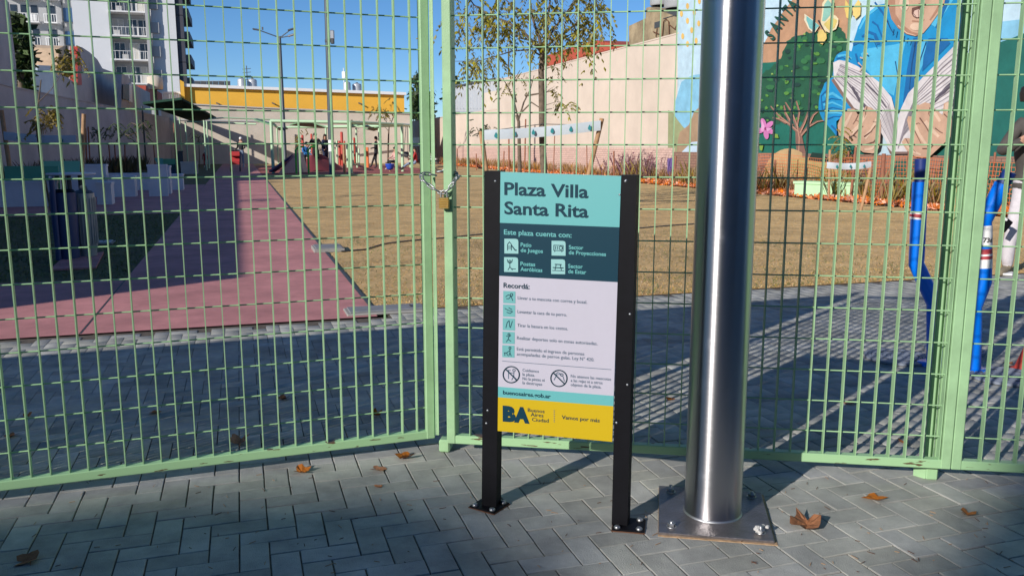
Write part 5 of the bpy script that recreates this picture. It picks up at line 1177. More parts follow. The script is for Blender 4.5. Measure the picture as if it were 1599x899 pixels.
for x, y0, y1 in ((38, 272, 224), (108, 272, 222), (136, 270, 200), (142, 272, 198), (174, 268, 226), (182, 268, 224), (196, 266, 226), (243, 262, 226), (276, 262, 192)):
    g = G(x, y0+6); top = above(x, y1, g); o = link('stake', stake, None, (g[0], g[1], 0), (random.uniform(-.05, .05), random.uniform(-.05, .05), 0)); o.scale = (.028, .028, top[2]); tag(o, slab2, 'stake', 'stakes in the left planting bed')
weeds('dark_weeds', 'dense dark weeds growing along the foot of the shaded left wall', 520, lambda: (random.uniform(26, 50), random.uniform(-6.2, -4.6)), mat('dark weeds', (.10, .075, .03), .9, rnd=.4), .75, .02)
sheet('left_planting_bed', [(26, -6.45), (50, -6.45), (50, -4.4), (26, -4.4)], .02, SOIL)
sheet('left_planting_bed', [(17.2, -6.45), (25.9, -6.45), (25.9, -5.6), (17.2, -5.6)], .02, SOIL)
def blk(label, name, cat, x0, x1, yb, yt, dep, m, m2=None, group=None, cap=.05):
    g0, g1 = G(x0, yb), G(x1, yb); zt = above(x0, yt, g0)[2]; a = Vector((g0[0], g0[1], 0)); wv = Vector((V3[0], V3[1], 0)); wdt = (Vector((g1[0], g1[1], 0))-a).length*.97; uvv = Vector((U3[0], U3[1], 0))
    t = thing(name, label, cat, a, 0, group)
    P = [a, a+wv*wdt, a+wv*wdt+uvv*dep, a+uvv*dep]; b = MB(); b.prism([p+Vector((0, 0, .002)) for p in P], (0, 0, zt-cap-.002), m); rel(b.build('base'), t)
    c = wv*.015+uvv*0; b = MB(); b.prism([P[0]-wv*.015-uvv*.015+Vector((0, 0, zt-cap+.001)), P[1]+wv*.015-uvv*.015+Vector((0, 0, zt-cap+.001)), P[2]+wv*.015+uvv*.015+Vector((0, 0, zt-cap+.001)), P[3]-wv*.015+uvv*.015+Vector((0, 0, zt-cap+.001))], (0, 0, cap), m2 or m); rel(b.build('top' if not m2 else 'seat'), t)
    return t
CW = mat('white painted concrete', (.66, .68, .72), .8, n=.08, scale=3, bump=.2, bscale=60)
t = blk('long white seat base with a green backrest at the left edge', 'park_bench', 'bench', -60, 80, 325, 284, .5, CW)
g0, g1 = G(4, 325), G(80, 325); b = MB(); a = Vector((g0[0], g0[1], 0))+Vector(U3)*.42; wv = Vector(V3); z0, z1 = above(4, 290, g0)[2], above(4, 262, g0)[2]+.02
b.prism([a+Vector((0, 0, z0-.1)), a+wv*1.0+Vector((0, 0, z0-.1)), a+wv*1.0+Vector((0, 0, z1)), a+Vector((0, 0, z1))], U3*.08, BENCHG); rel(b.build('backrest'), t)
g0 = G(62, 303); b = MB(); a = Vector((g0[0], g0[1], 0)); z0, z1 = above(62, 268, g0)[2], above(62, 252, g0)[2]
t = blk('white seat base with a pale green backrest, farther back from the left edge', 'park_bench', 'bench', 60, 126, 303, 270, .5, CW)
a2 = a+Vector(U3)*.42; b.prism([a2+Vector((0, 0, z0-.05)), a2+wv*1.05+Vector((0, 0, z0-.05)), a2+wv*1.05+Vector((0, 0, z1)), a2+Vector((0, 0, z1))], U3*.08, mat('pale green panel', (.20, .52, .34), .6)); rel(b.build('backrest'), t)
blk('white concrete cube seat in front of the round white table', 'cube_seat', 'seat', 152, 174, 320, 285, .45, CW, CW)
blk('white concrete block with a raised back behind the round table', 'cube_seat', 'seat', 130, 166, 308, 257, .4, CW, CW)
blk('low wide white concrete seat between the table and the tall seat', 'cube_seat', 'seat', 176, 210, 308, 275, .5, CW, CW)
blk('long low white seat running behind toward the tall white seat', 'cube_seat', 'seat', 168, 232, 298, 271, .3, CW, CW)
blk('tall white concrete seat with one pale lit side beside the red path', 'cube_seat', 'seat', 233, 262, 307, 257, .12, CW, CW)
blk('second tall white seat slab just right of the first by the red path', 'cube_seat', 'seat', 263, 267, 303, 259, .5, CW, CW)
blk('small white seat rightmost beside the red path', 'cube_seat', 'seat', 268, 286, 297, 272, .45, CW, CW)
t = thing('round_table', 'round white table top on dark legs among the shaded seats', 'table', (G(115, 322)[0], G(115, 322)[1], 0))
zt = above(115, 270, G(115, 322))[2]; b = MB(); b.lathe([(0, zt-.04), (.46, zt-.04), (.47, zt-.02), (.46, zt), (0, zt)], CW, n=28); b.build('table_top', t)
for dx, dy in ((-.16, 0), (.16, .05), (.02, -.14)):
    b = MB(); b.tube([(dx, dy, 0), (dx, dy, zt-.04)], .045, GREYD, 10); b.lathe([(.13, .0), (.12, .03), (.05, .04)], GREYD, (dx, dy, 0), 12); b.build('leg', t)
t = thing('planter_bench', 'green park seat with a tilted teal sheet near the canopy posts', 'bench', (G(248, 262)[0], G(248, 262)[1], 0))
g0 = G(246, 272); a = Vector((g0[0], g0[1], 0)); s = g0[1]/FPX
b = MB(); b.prism([a+Vector((0, 0, .2)), a+wv*27*s+Vector((0, 0, .2)), a+wv*27*s+Vector((0, 0, 20*s+.1)), a+Vector((0, 0, 20*s+.1))], U3*.12, BENCHG); rel(b.build('backrest'), t)
b = MB(); b.prism([a+wv*1*s+Vector((0, -.05, .5)), a+wv*10*s+Vector((0, -.05, .35)), a+wv*10*s+Vector((0, -.05, 20*s+.12)), a-wv*3*s+Vector((0, -.05, 20*s+.14))], -U3*.02, mat('teal sheet', (.12, .42, .38), .5)); rel(b.build('sheet'), t)
b = MB(); b.prism([a, a+wv*27*s, a+wv*27*s+Vector(U3)*.5, a+Vector(U3)*.5], (0, 0, .42), BINB); rel(b.build('seat'), t)
t = blk('dark grey service cabinet beside the green park seat', 'service_cabinet', 'cabinet', 277, 287, 270, 236, .5, GREYD, GREYD)
t = blk('low grey concrete block right of the service cabinet', 'concrete_block', 'block', 283, 308, 272, 253, .6, CONC, CONC)
# litter bin pair
g = G(143, 408); 
sheet_ = MB(); gp = [G(x, y) for x, y in ((78, 424), (100, 404), (162, 396), (150, 420))]
sheet_.prism([(p[0], p[1], .004) for p in gp], (0, 0, .02), REDP); tag(sheet_.build('bin_pad'), 'red concrete pad under the litter bins in the shade', 'pad')
def sc(px): return px*g[1]/FPX
t = thing('litter_bin', 'round grey litter bin with dark lid on the red pad', 'litter bin', (G(139, 402)[0], G(139, 402)[1], .02))
h = above(139, 300, G(139, 402))[2]; r = sc(31)/2
b = MB(); b.lathe([(r*.8, 0), (r*.85, .08), (r*.95, .12), (r, h*.5), (r, h-.06), (r*.96, h-.03)], BIN, n=22); b.build('body', t)
b = MB()
for k in range(22):
    a_ = 2*math.pi*k/22; b.tube([(r*1.01*math.cos(a_), r*1.01*math.sin(a_), .14), (r*1.01*math.cos(a_), r*1.01*math.sin(a_), h-.08)], .008, BIN, 5)
o = b.build('slat', t); o['kind'] = 'stuff'
b = MB(); b.lathe([(r*.97, h-.03), (r*.7, h+.0), (r*.5, h-.01), (r*.3, h+.05), (0, h+.06)], GREYD, n=22); b.build('lid', t)
t = thing('litter_bin', 'dark blue litter bin with an open mouth left of the round grey bin', 'litter bin', (G(107, 406)[0], G(107, 406)[1], .02))
h = above(107, 303, G(107, 406))[2]; r = sc(38)/2
b = MB(); b.lathe([(r*.86, 0), (r*.9, .05), (r, h*.6), (r, h)], BINB, n=22); b.lathe([(r, h), (r*.8, h+.03), (r*.75, h-.02), (r*.7, h-.2)], BLACK, n=22); b.build('body', t)
b = MB(); b.tube([(-.02, -r-.03, 0), (-.02, -r-.03, h+.18)], .028, BINB, 10); b.build('post', t)

# ------------------------------------------------------------------ canopy, playground frame and toys
def post(par, px, yb, yt, r, m, nm='post'):
    g = G(px, yb); top = above(px, yt, g); b = MB(); b.tube([(g[0], g[1], 0), (g[0], g[1], top[2])], r, m, 8); return rel(b.build(nm), par), Vector((g[0], g[1], top[2]))
t = thing('shade_canopy', 'dark green canopy on slim posts in the shaded far left corner', 'canopy', (G(300, 262)[0], G(300, 262)[1], 0))
P = [Vector(depth(x, y, Yd)) for x, y, Yd in ((223, 163, 47), (284, 156, 46), (338, 186, 56), (300, 190, 59))]
b = MB(); b.prism(P, (0, 0, .12), CANOPY); rel(b.build('roof'), t)
for x, yb, yt in ((285, 258, 158), (294, 262, 190), (323, 266, 188), (327, 263, 189), (229, 266, 166)): post(t, x, yb, yt, .045, PALEG if x > 230 else GREYD)
b = MB(); b.tube([depth(292, 190, 50), depth(400, 194, 50)], .05, PALEG, 6); b.tube([depth(326, 186, 49), depth(352, 184, 49), depth(640, 196, 60)], .04, PALEG, 6); rel(b.build('beam'), t)
t = thing('playground_frame', 'pale green playground frame with tilted roof plates', 'playground frame', (G(480, 268)[0], G(480, 268)[1], 0))
tops = {}
for x, yb, yt in ((427, 271, 189), (441, 256, 199), (435, 257, 199), (511, 262, 198), (549, 271, 191), (594, 264, 197), (629, 268, 195), (548, 256, 199), (641, 262, 196), (558, 262, 200)):
    tops[(x, yb)] = post(t, x, yb, yt, .075 if yb > 263 else .055, PALEG)[1]
b = MB()
for k1, k2 in (((427, 271), (549, 271)), ((549, 271), (629, 268)), ((435, 257), (511, 262)), ((511, 262), (594, 264)), ((594, 264), (641, 262)), ((427, 271), (435, 257)), ((549, 271), (548, 256)), ((629, 268), (641, 262)), ((435, 257), (548, 256))): b.tube([tops[k1], tops[k2]], .07, PALEG, 8)
o = b.build('beam'); o['kind'] = 'stuff'; rel(o, t)
for q in (((396, 188, 40), (402, 187, 42), (432, 197, 42), (428, 198, 40)), ((452, 196, 48), (478, 189, 44), (510, 200, 44), (490, 199, 48)), ((548, 195, 44), (562, 191, 48), (571, 195, 46), (558, 197, 44)), ((570, 202, 48), (590, 199, 46), (594, 202, 48), (584, 205, 50)), ((432, 201, 50), (446, 199, 50), (450, 202, 52), (436, 204, 52))):
    b = MB(); b.prism([Vector(depth(*p)) for p in q], (0, 0, .06), PLATEG); rel(b.build('roof_plate'), t)
t = thing('climbing_mound', 'maroon rubber climbing mound in the playground', 'playground mound', (G(480, 268)[0], G(480, 268)[1], 0))
g = G(485, 268); b = MB(); n1, n2 = 14, 26; vs = []
s = g[1]/FPX
for i in range(n1+1):
    for j in range(n2):
        a_ = 2*math.pi*j/n2; r_ = i/n1; z = (1-r_**1.6)*26*s*(1+.15*math.sin(3*a_)); vs.append((r_*36*s*math.cos(a_)+(1-r_)*-8*s, r_*2.6*math.sin(a_), z*.95))
fs = [(i*n2+j, i*n2+(j+1) % n2, (i+1)*n2+(j+1) % n2, (i+1)*n2+j) for i in range(n1) for j in range(n2)]
b.add(vs, fs, mat('maroon rubber', (.22, .035, .045), .8, n=.2, scale=2), True); b.build('surface', t, (0, 2.6, .008))
b = MB(); gg = G(470, 271)
t = thing('slide', 'dark blue slide with green handrails at the left of the mound', 'slide', (gg[0], gg[1], 0))
P0, P1 = Vector(depth(420, 266, gg[1]-1)), Vector(depth(458, 240, gg[1]+.4)); P2 = Vector(depth(466, 238, gg[1]+1))
wv2 = Vector((0, 1.0, 0))
b.prism([P0, P1, P2, P2-Vector((0, 0, .12)), P1-Vector((0, 0, .14)), P0-Vector((0, 0, .1))], wv2, NAVY); rel(b.build('chute'), t)
b = MB(); b.prism([P1, P2, Vector((P2.x+.2, P2.y, .02)), Vector((P0.x+.4, P0.y, .02))], wv2*.9, NAVY); rel(b.build('side_panel'), t)
for dx in (0, .55):
    b = MB(); q = Vector(depth(463, 271, gg[1]-.8)); q.z = 0; b.tube([q+Vector((dx, 0, 0)), q+Vector((dx, 0, 1.05)), q+Vector((dx+.15, 0, 1.2)), q+Vector((dx+.3, .3, 1.2))], .045, mat('bright green paint', (.05, .45, .06), .5), 8); rel(b.build('handrail'), t)
rp = None; rlab = 'short red playground post, part of the cluster right of the dark pole'
for x, yb, yt, r, rlab in ((535, 259, 206, .09, 'tallest red playground post right of the dark pole'), (524, 255, 213, .08, 'red playground post nearest to the dark pole'), (531, 258, 220, .08, 'short red post close left of the tallest red post'), (539, 256, 220, .06, 'short red post close right of the tallest red post'), (545, 254, 220, .05, 'thinnest red playground post, midway along the cluster'), (554, 255, 215, .07, 'rightmost red playground post, left of the orange lattice panel')):
    g = G(x, yb); top = above(x, yt, g); b = MB(); b.lathe([(r, 0), (r, top[2]-.05), (r*.7, top[2]), (0, top[2])], RED, n=12)
    tag(b.build('play_post', None, (g[0], g[1], 0)), rlab, 'post', 'red playground posts right of the dark pole')
for x, yb, yt, lab in ((474, 258, 211, 'red playground post standing behind the green slide handrail'), (488, 256, 209, 'red playground post rising behind the person in black')):
    g = G(x, yb); top = above(x, yt, g); b = MB(); b.lathe([(.08, 0), (.08, top[2]-.05), (.05, top[2]), (0, top[2])], RED, n=12); tag(b.build('play_post', None, (g[0], g[1], 0)), lab, 'post')
for x, yb, yt, clab in ((527, 258, 219, 'pale playground post nearest to the dark pole'), (552, 258, 219, 'tall pale playground post beside the rightmost red post'), (543, 262, 226, 'pale playground post midway along the red cluster'), (538, 271, 225, 'wooden stake in front of the red playground posts'), (561, 258, 232, 'short pale post behind the orange lattice panel')):
    g = G(x, yb); top = above(x, yt, g); b = MB(); b.lathe([(.055, 0), (.055, top[2]-.03), (.04, top[2]), (0, top[2])], PALEG if x != 538 else WOOD, n=10); tag(b.build('pale_post', None, (g[0], g[1], 0)), clab, 'post', 'pale playground posts')
g = G(574, 262); top = above(574, 230, g); b = MB(); b.box((0, 0, top[2]/2), (.16, .16, top[2]), ORANGE, bev=.02); tag(b.build('play_post', None, (g[0], g[1], 0)), 'thick orange playground post right of the lattice panel', 'post')
g = G(561, 251); t = thing('lattice_panel', 'orange lattice climbing panel among the playground posts', 'playground panel', (g[0], g[1], 0)); s = g[1]/FPX
pn = None
for i in range(6):
    b = MB(); b.box((-8*s+3.2*s*i, 0, 9*s), (.06, .06, 18*s), ORANGE); b.build('upright', t)
for j in range(4):
    b = MB(); b.box((0, .065, (3+5*j)*s), (17*s, .06, .07), ORANGE); b.build('cross_bar', t)
g = G(609, 268); s = g[1]/FPX; t = thing('spinner_seat', 'blue bowl shaped spinner seat on a cream foot', 'playground spinner', (g[0], g[1], 0))
b = MB(); b.lathe([(.0, 3*s), (4*s, 3*s), (5.5*s, 6*s), (7.2*s, 11*s), (7.6*s, 12*s), (6.8*s, 12*s), (5*s, 7*s), (0, 5*s)], mat('royal blue plastic', (.02, .08, .50), .4), n=20); b.build('bowl', t)
b = MB(); b.lathe([(1.6*s, 0), (1.2*s, 3.5*s)], WOOD, n=12); b.build('foot', t)
t = thing('swing', 'black swing seat hanging near the right end of the frame', 'swing', (G(635, 262)[0], G(635, 262)[1], 0))
b = MB(); q = Vector(depth(634, 241, 42.5)); b.box(q, (.28, .2, .26), GREYD, bev=.05); rel(b.build('seat'), t)
b = MB(); b.tube([q+Vector((-.1, 0, .1)), Vector(depth(634, 197, 42.5))], .014, GREYD, 4); b.tube([q+Vector((.1, 0, .1)), Vector(depth(636, 197, 42.5))], .014, GREYD, 4); rel(b.build('chain'), t)
bare_tree('bed_sapling', 'bare forked sapling inside the playground near the spinner', G(606, 262), [(606, 235), (607, 205), (608, 195)], [[(608, 198), (600, 185), (594, 170)], [(608, 198), (615, 182), (620, 165)], [(607, 205), (598, 195)]], .06, 34, LEAFY, .3, .35, clump=[(594, 168, 10, 4), (614, 164, 12, 5), (600, 178, 6, 4), (560, 190, 5, 4)], fs=2)
bare_tree('bed_sapling', 'thin sapling with few leaves left of the playground mound', G(466, 256), [(466, 230), (467, 205)], [], .03, 20, LEAFY, .3, .3, clump=[(473, 205, 5, 5), (466, 215, 3, 5)], fs=1.8)

# ------------------------------------------------------------------ people
def body_mesh(nodes, edges, mats, sub=1):
    """nodes: name -> (x, y, z, r, material key); one skinned continuous surface"""
    names = list(nodes); idx = {n: i for i, n in enumerate(names)}
    me = bpy.data.meshes.new('body'); me.from_pydata([nodes[n][:3] for n in names], [(idx[a], idx[b]) for a, b in edges], [])
    ob = bpy.data.objects.new('tmp', me); COL.objects.link(ob); ob.modifiers.new('s', 'SKIN')
    sv = me.skin_vertices[0].data
    for i, n in enumerate(names): r = nodes[n][3]; sv[i].radius = (r, r) if not isinstance(r, tuple) else r; sv[i].use_root = (n == 'pelvis')
    if sub: md = ob.modifiers.new('u', 'SUBSURF'); md.levels = sub; md.render_levels = sub
    dg = bpy.context.evaluated_depsgraph_get(); out = bpy.data.meshes.new_from_object(ob.evaluated_get(dg)); bpy.data.objects.remove(ob, do_unlink=True)
    keys = []
    for n in names:
        if nodes[n][4] not in keys: keys.append(nodes[n][4])
    out.materials.clear()
    for k in keys: out.materials.append(mats[k])
    segs = [(np.array(nodes[a][:3]), np.array(nodes[b][:3]), keys.index(nodes[a][4]), keys.index(nodes[b][4])) for a, b in edges]
    for p in out.polygons:
        c = np.array(p.center); best = 1e9; mi = 0
        for A_, B_, ka, kb in segs:
            ab = B_-A_; t_ = max(0, min(1, float((c-A_)@ab/(ab@ab+1e-9)))); d = float(np.linalg.norm(c-A_-ab*t_))
            if d < best: best = d; mi = ka if t_ < .5 else kb
        p.material_index = mi; p.use_smooth = True
    out.name = 'body'; return out
EDG = [('pelvis', 'waist'), ('waist', 'chest'), ('chest', 'neck'), ('neck', 'head'), ('head', 'crown'),
       ('chest', 'shL'), ('shL', 'elL'), ('elL', 'wrL'), ('wrL', 'haL'), ('chest', 'shR'), ('shR', 'elR'), ('elR', 'wrR'), ('wrR', 'haR'),
       ('pelvis', 'hiL'), ('hiL', 'knL'), ('knL', 'anL'), ('anL', 'toL'), ('pelvis', 'hiR'), ('hiR', 'knR'), ('knR', 'anR'), ('anR', 'toR')]
def base_pose(h):
    k = h/1.7
    P = {'pelvis': (0, 0, .92, .125, 'legs'), 'waist': (0, 0, 1.08, .115, 'top'), 'chest': (0, 0, 1.30, .14, 'top'), 'neck': (0, .0, 1.47, .05, 'skin'), 'head': (0, -.015, 1.57, .085, 'skin'), 'crown': (0, .005, 1.64, .078, 'skin'),
         'hiL': (.09, 0, .86, .09, 'legs'), 'knL': (.10, -.02, .48, .062, 'legs'), 'anL': (.10, .02, .08, .045, 'shoe'), 'toL': (.11, -.13, .035, .036, 'shoe'),
         'hiR': (-.09, 0, .86, .09, 'legs'), 'knR': (-.10, -.02, .48, .062, 'legs'), 'anR': (-.10, .02, .08, .045, 'shoe'), 'toR': (-.11, -.13, .035, .036, 'shoe'),
         'shL': (.17, 0, 1.40, .058, 'top'), 'elL': (.23, .03, 1.12, .045, 'top'), 'wrL': (.24, -.03, .88, .032, 'top'), 'haL': (.24, -.05, .79, .03, 'skin'),
         'shR': (-.17, 0, 1.40, .058, 'top'), 'elR': (-.23, .03, 1.12, .045, 'top'), 'wrR': (-.24, -.03, .88, .032, 'top'), 'haR': (-.24, -.05, .79, .03, 'skin')}
    return P, k
def person(label, g, rz, h, cols, over=None, hair=HAIRB, hairlen=.1, hat=None, sub=1):
    P, k = base_pose(h)
    for n_, v in (over or {}).items(): P[n_] = tuple(v)+tuple(P[n_][3:]) if len(v) == 3 else v
    P = {a: (v[0]*k, v[1]*k, v[2]*k, v[3]*k, v[4]) for a, v in P.items()}
    t = thing('person', label, 'person', (g[0], g[1], 0), rz)
    me = body_mesh(P, EDG, {**{'skin': SKIN}, **cols}, sub); link('body', me, t)
    c = (Vector(P['head'][:3])+Vector(P['crown'][:3]))/2+Vector((0, .012*k, .022*k)); b = MB(); vs = []; n1, n2 = 7, 12
    for i in range(n1+1):
        th_ = math.pi*.60*i/n1
        for j in range(n2):
            a_ = 2*math.pi*j/n2; back = max(0, math.sin(a_)); r_ = .094*k
            z = math.cos(th_)*r_-(hairlen*k*back*(i/n1)**2); fr0 = 1 if back > 0 or i < n1-1 else .9
            vs.append(c+Vector((math.sin(th_)*math.cos(a_)*r_*fr0, math.sin(th_)*math.sin(a_)*r_*1.05*fr0, z)))
    b.add(vs, [(i*n2+j, i*n2+(j+1) % n2, (i+1)*n2+(j+1) % n2, (i+1)*n2+j) for i in range(n1) for j in range(n2)], hat or hair, True); b.build('hat' if hat else 'hair', t)
    # face: eyes, nose, mouth
    hd = Vector(P['head'][:3]); b = MB(); b.lathe([(.012*k, 0), (.004*k, .02*k)], SKIN, n=6); b.build('nose', t, hd+Vector((0, -.088*k, .0)), (R(90), 0, 0))
    return t
def cl(nm, c): return mat('cloth '+nm, c, .85, n=.15, scale=20)
BK = cl('black', (.012, .012, .016)); NV = cl('navy', (.015, .022, .06)); JE = cl('jeans', (.20, .26, .36)); WT = cl('white', (.65, .68, .75)); PK = cl('pink', (.65, .38, .34)); RD = cl('red', (.42, .03, .03)); SH = cl('shoe white', (.5, .5, .5)); SHB = cl('shoe black', (.03, .03, .03)); BLU = cl('blue', (.03, .20, .50)); GRT = cl('light grey trousers', (.60, .56, .58)); OLV = cl('dark olive grey', (.075, .066, .058)); OLS = cl('olive suede', (.22, .18, .12))
def gp_(x, y): return G(x, y)
person('woman in dark navy clothes with long dark hair right of the person in black', gp_(509, 264), R(60), 1.85, {'top': NV, 'legs': NV, 'shoe': SHB}, {'haR': (-.2, -.25, 1.0), 'elR': (-.22, -.02, 1.14)}, hairlen=.28)
person('person in loose black clothes standing on the playground mound side', gp_(494, 266), R(20), 1.88, {'top': BK, 'legs': BK, 'shoe': SHB}, {'elL': (.3, 0, 1.16), 'wrL': (.42, -.08, 1.05), 'haL': (.48, -.1, 1.02), 'elR': (-.3, 0, 1.15), 'wrR': (-.38, -.1, 1.0), 'haR': (-.4, -.12, .94)})
person('child in blue and black at the top of the slide', Vector(G(463, 270))+Vector((0, 1.6, 0)), R(90), 1.45, {'top': BLU, 'legs': BK, 'shoe': SHB}, {'waist': (0, -.05, 1.06), 'chest': (0, -.14, 1.26), 'neck': (0, -.22, 1.42), 'head': (0, -.28, 1.5), 'crown': (0, -.28, 1.58), 'haL': (.15, -.45, .95), 'haR': (-.15, -.45, .95), 'wrL': (.17, -.36, .98), 'wrR': (-.17, -.36, .98)})
def sit(dx=0): return {'pelvis': (0, .05, .46), 'waist': (0, .06, .62), 'chest': (0, .04, .84), 'neck': (0, .02, 1.0), 'head': (0, -.01, 1.1), 'crown': (0, 0, 1.17), 'hiL': (.09, .0, .44), 'hiR': (-.09, .0, .44), 'knL': (.12, -.38, .46), 'knR': (-.12, -.38, .46), 'anL': (.12, -.42, .08), 'anR': (-.12, -.42, .08), 'toL': (.13, -.57, .035), 'toR': (-.13, -.57, .035), 'shL': (.17, .04, .94), 'shR': (-.17, .04, .94), 'elL': (.22, -.06, .70), 'elR': (-.22, -.06, .70), 'wrL': (.16, -.28, .62), 'wrR': (-.16, -.28, .62), 'haL': (.13, -.36, .6), 'haR': (-.13, -.36, .6)}
q = person('child in a white shirt sitting on the maroon mound', Vector(G(480, 266))+Vector((0, -.0, 0)), R(10), 1.5, {'top': WT, 'legs': JE, 'shoe': SH}, sit()); q.location.z = .35
person('slim boy in black standing by the frame post right of the orange post', gp_(588, 263), R(-90), 1.75, {'top': BK, 'legs': BK, 'shoe': SHB}, {'toR': (-.10, -.42, .06), 'anR': (-.1, -.3, .12), 'knR': (-.1, -.17, .5), 'haL': (.1, -.3, 1.05), 'wrL': (.14, -.22, 1.08), 'haR': (-.1, -.3, 1.05), 'wrR': (-.14, -.22, 1.08)})
person('person in a pale pink top and black trousers sitting near the blue spinner', gp_(617, 265), R(-50), 1.62, {'top': PK, 'legs': BK, 'shoe': SH}, sit())
s = sit(); s.update({'knL': (.1, -.36, .40), 'knR': (-.1, -.36, .40), 'anL': (.1, -.72, .12), 'anR': (-.1, -.72, .12), 'toL': (.1, -.8, .2), 'toR': (-.1, -.8, .2)})
person('person in a red jacket and jeans leaning back with legs stretched out', gp_(648, 268), R(-90), 1.62, {'top': RD, 'legs': JE, 'shoe': SHB}, s)
person('adult in a white cap and black clothes behind the pushchair on the path', gp_(378, 262), R(-10), 1.72, {'top': BK, 'legs': JE, 'shoe': SH}, {'haL': (.16, -.45, 1.0), 'wrL': (.18, -.36, 1.02), 'haR': (-.16, -.45, 1.0), 'wrR': (-.18, -.36, 1.02)}, hat=WHITE)
person('small child in red with a white hat on the shaded far path', gp_(321, 262), 0, .95, {'top': RD, 'legs': RD, 'shoe': SH}, hat=WHITE)
person('dark haired child peeking over the orange lattice panel', gp_(567, 252), R(30), 1.05, {'top': BK, 'legs': NV, 'shoe': SHB})
# pushchair
g = G(368, 268); t = thing('pushchair', 'red and black pushchair on the far red path', 'pushchair', (g[0], g[1], 0), R(15))
b = MB(); b.prism([(-.2, -.3, .35), (-.2, .15, .35), (-.2, .32, .95), (-.2, .22, .97), (-.2, .05, .5), (-.2, -.3, .45)], (.4, 0, 0), RD); b.build('seat', t)
b = MB(); n_ = 8; b.prism([(-.22, .1+.2*math.cos(a_), .76+.2*math.sin(a_)) for a_ in np.linspace(0, math.pi, n_)]+[(-.22, .05, .76)], (.44, 0, 0), RD); b.build('hood', t)
for sx in (-.22, .22):
    b = MB(); b.tube([(sx, -.3, .12), (sx, .1, .5), (sx, .42, 1.0)], .018, GREYD, 6); b.tube([(sx, .25, .12), (sx, 0, .45)], .018, GREYD, 6); b.build('frame_side', t)
    for yy in (-.3, .25):
        b = MB(); b.lathe([(.07, -.02), (.11, -.02), (.11, .02), (.07, .02), (.07, -.02)], GREYD, n=14); b.build('wheel', t, (sx, yy, .11), (0, R(90), 0))
b = MB(); b.tube([(-.22, .42, 1.0), (.22, .42, 1.0)], .02, BLACK, 6); b.build('handle', t)
# grey pushchair half hidden by the stiles
g = G(676, 257); t = thing('pushchair', 'pale grey pushchair half hidden behind the chained stiles', 'pushchair', (g[0], g[1], 0), R(80)); t.scale = (.9, .9, .9)
b = MB(); b.prism([(-.2, -.3, .35), (-.2, .15, .35), (-.2, .32, .85), (-.2, .2, .85), (-.2, .05, .5), (-.2, -.3, .45)], (.4, 0, 0), TANKG); b.build('seat', t)
for sx in (-.22, .22):
    b = MB(); b.tube([(sx, -.35, .12), (sx, .1, .5), (sx, .45, .95)], .02, GREYD, 6); b.build('frame_side', t)
    for yy in (-.3, .25):
        b = MB(); b.lathe([(.07, -.02), (.12, -.02), (.12, .02), (.07, .02), (.07, -.02)], GREYD, n=14); b.build('wheel', t, (sx, yy, .12), (0, R(90), 0))

# the person at the right edge: facing the viewer, one hand drawn in front of the belly
Yp = 8.25
def pp(x, y, dy=0.): d = depth(x, y, Yp+dy); return (d[0], d[1], d[2])
gx = G(1614, 428)
O = np.array([gx[0], Yp, 0])
def q_(x, y, dy, r, k): d = np.array(pp(x, y, dy))-O; return (d[0], d[1], d[2], r, k)
N = {'pelvis': q_(1611, 288, 0, .15, 'top'), 'waist': q_(1612, 258, 0, .15, 'top'), 'chest': q_(1614, 215, 0, .165, 'top'), 'neck': q_(1615, 176, 0, .06, 'skin'), 'head': q_(1615, 154, -.03, .095, 'skin'), 'crown': q_(1615, 140, 0, .09, 'skin'),
     'hem': q_(1610, 296, 0, .145, 'legs'), 'hiR': q_(1594, 304, 0, .088, 'legs'), 'knR': q_(1583, 350, -.02, .066, 'legs'), 'shinR': q_(1575, 385, .0, .062, 'legs'), 'anR': q_(1573, 407, .03, .058, 'legs'), 'heR': q_(1573, 418, .05, .042, 'shoe'), 'toR': q_(1560, 428, -.08, .035, 'shoe'),
     'hiL': q_(1627, 304, 0, .088, 'legs'), 'knL': q_(1632, 350, -.02, .066, 'legs'), 'shinL': q_(1636, 385, .0, .062, 'legs'), 'anL': q_(1637, 407, .03, .058, 'legs'), 'heL': q_(1638, 418, .05, .042, 'shoe'), 'toL': q_(1642, 428, -.1, .035, 'shoe'),
     'shR': q_(1595, 192, 0, .07, 'top'), 'elR': q_(1562, 238, .02, .055, 'top'), 'foR': q_(1578, 230, -.12, .05, 'top'), 'wrR': q_(1592, 221, -.2, .036, 'top'), 'paR': q_(1599, 217, -.225, .03, 'skin'),
     'shL': q_(1634, 192, 0, .07, 'top'), 'elL': q_(1662, 236, .02, .055, 'top'), 'wrL': q_(1640, 224, -.18, .036, 'top'), 'paL': q_(1630, 219, -.22, .03, 'skin')}
E_ = [('pelvis', 'waist'), ('waist', 'chest'), ('chest', 'neck'), ('neck', 'head'), ('head', 'crown'), ('pelvis', 'hem'), ('hem', 'hiR'), ('hiR', 'knR'), ('knR', 'shinR'), ('shinR', 'anR'), ('anR', 'heR'), ('heR', 'toR'), ('hem', 'hiL'), ('hiL', 'knL'), ('knL', 'shinL'), ('shinL', 'anL'), ('anL', 'heL'), ('heL', 'toL'),
      ('chest', 'shR'), ('shR', 'elR'), ('elR', 'foR'), ('foR', 'wrR'), ('wrR', 'paR'), ('chest', 'shL'), ('shL', 'elL'), ('elL', 'wrL'), ('wrL', 'paL')]
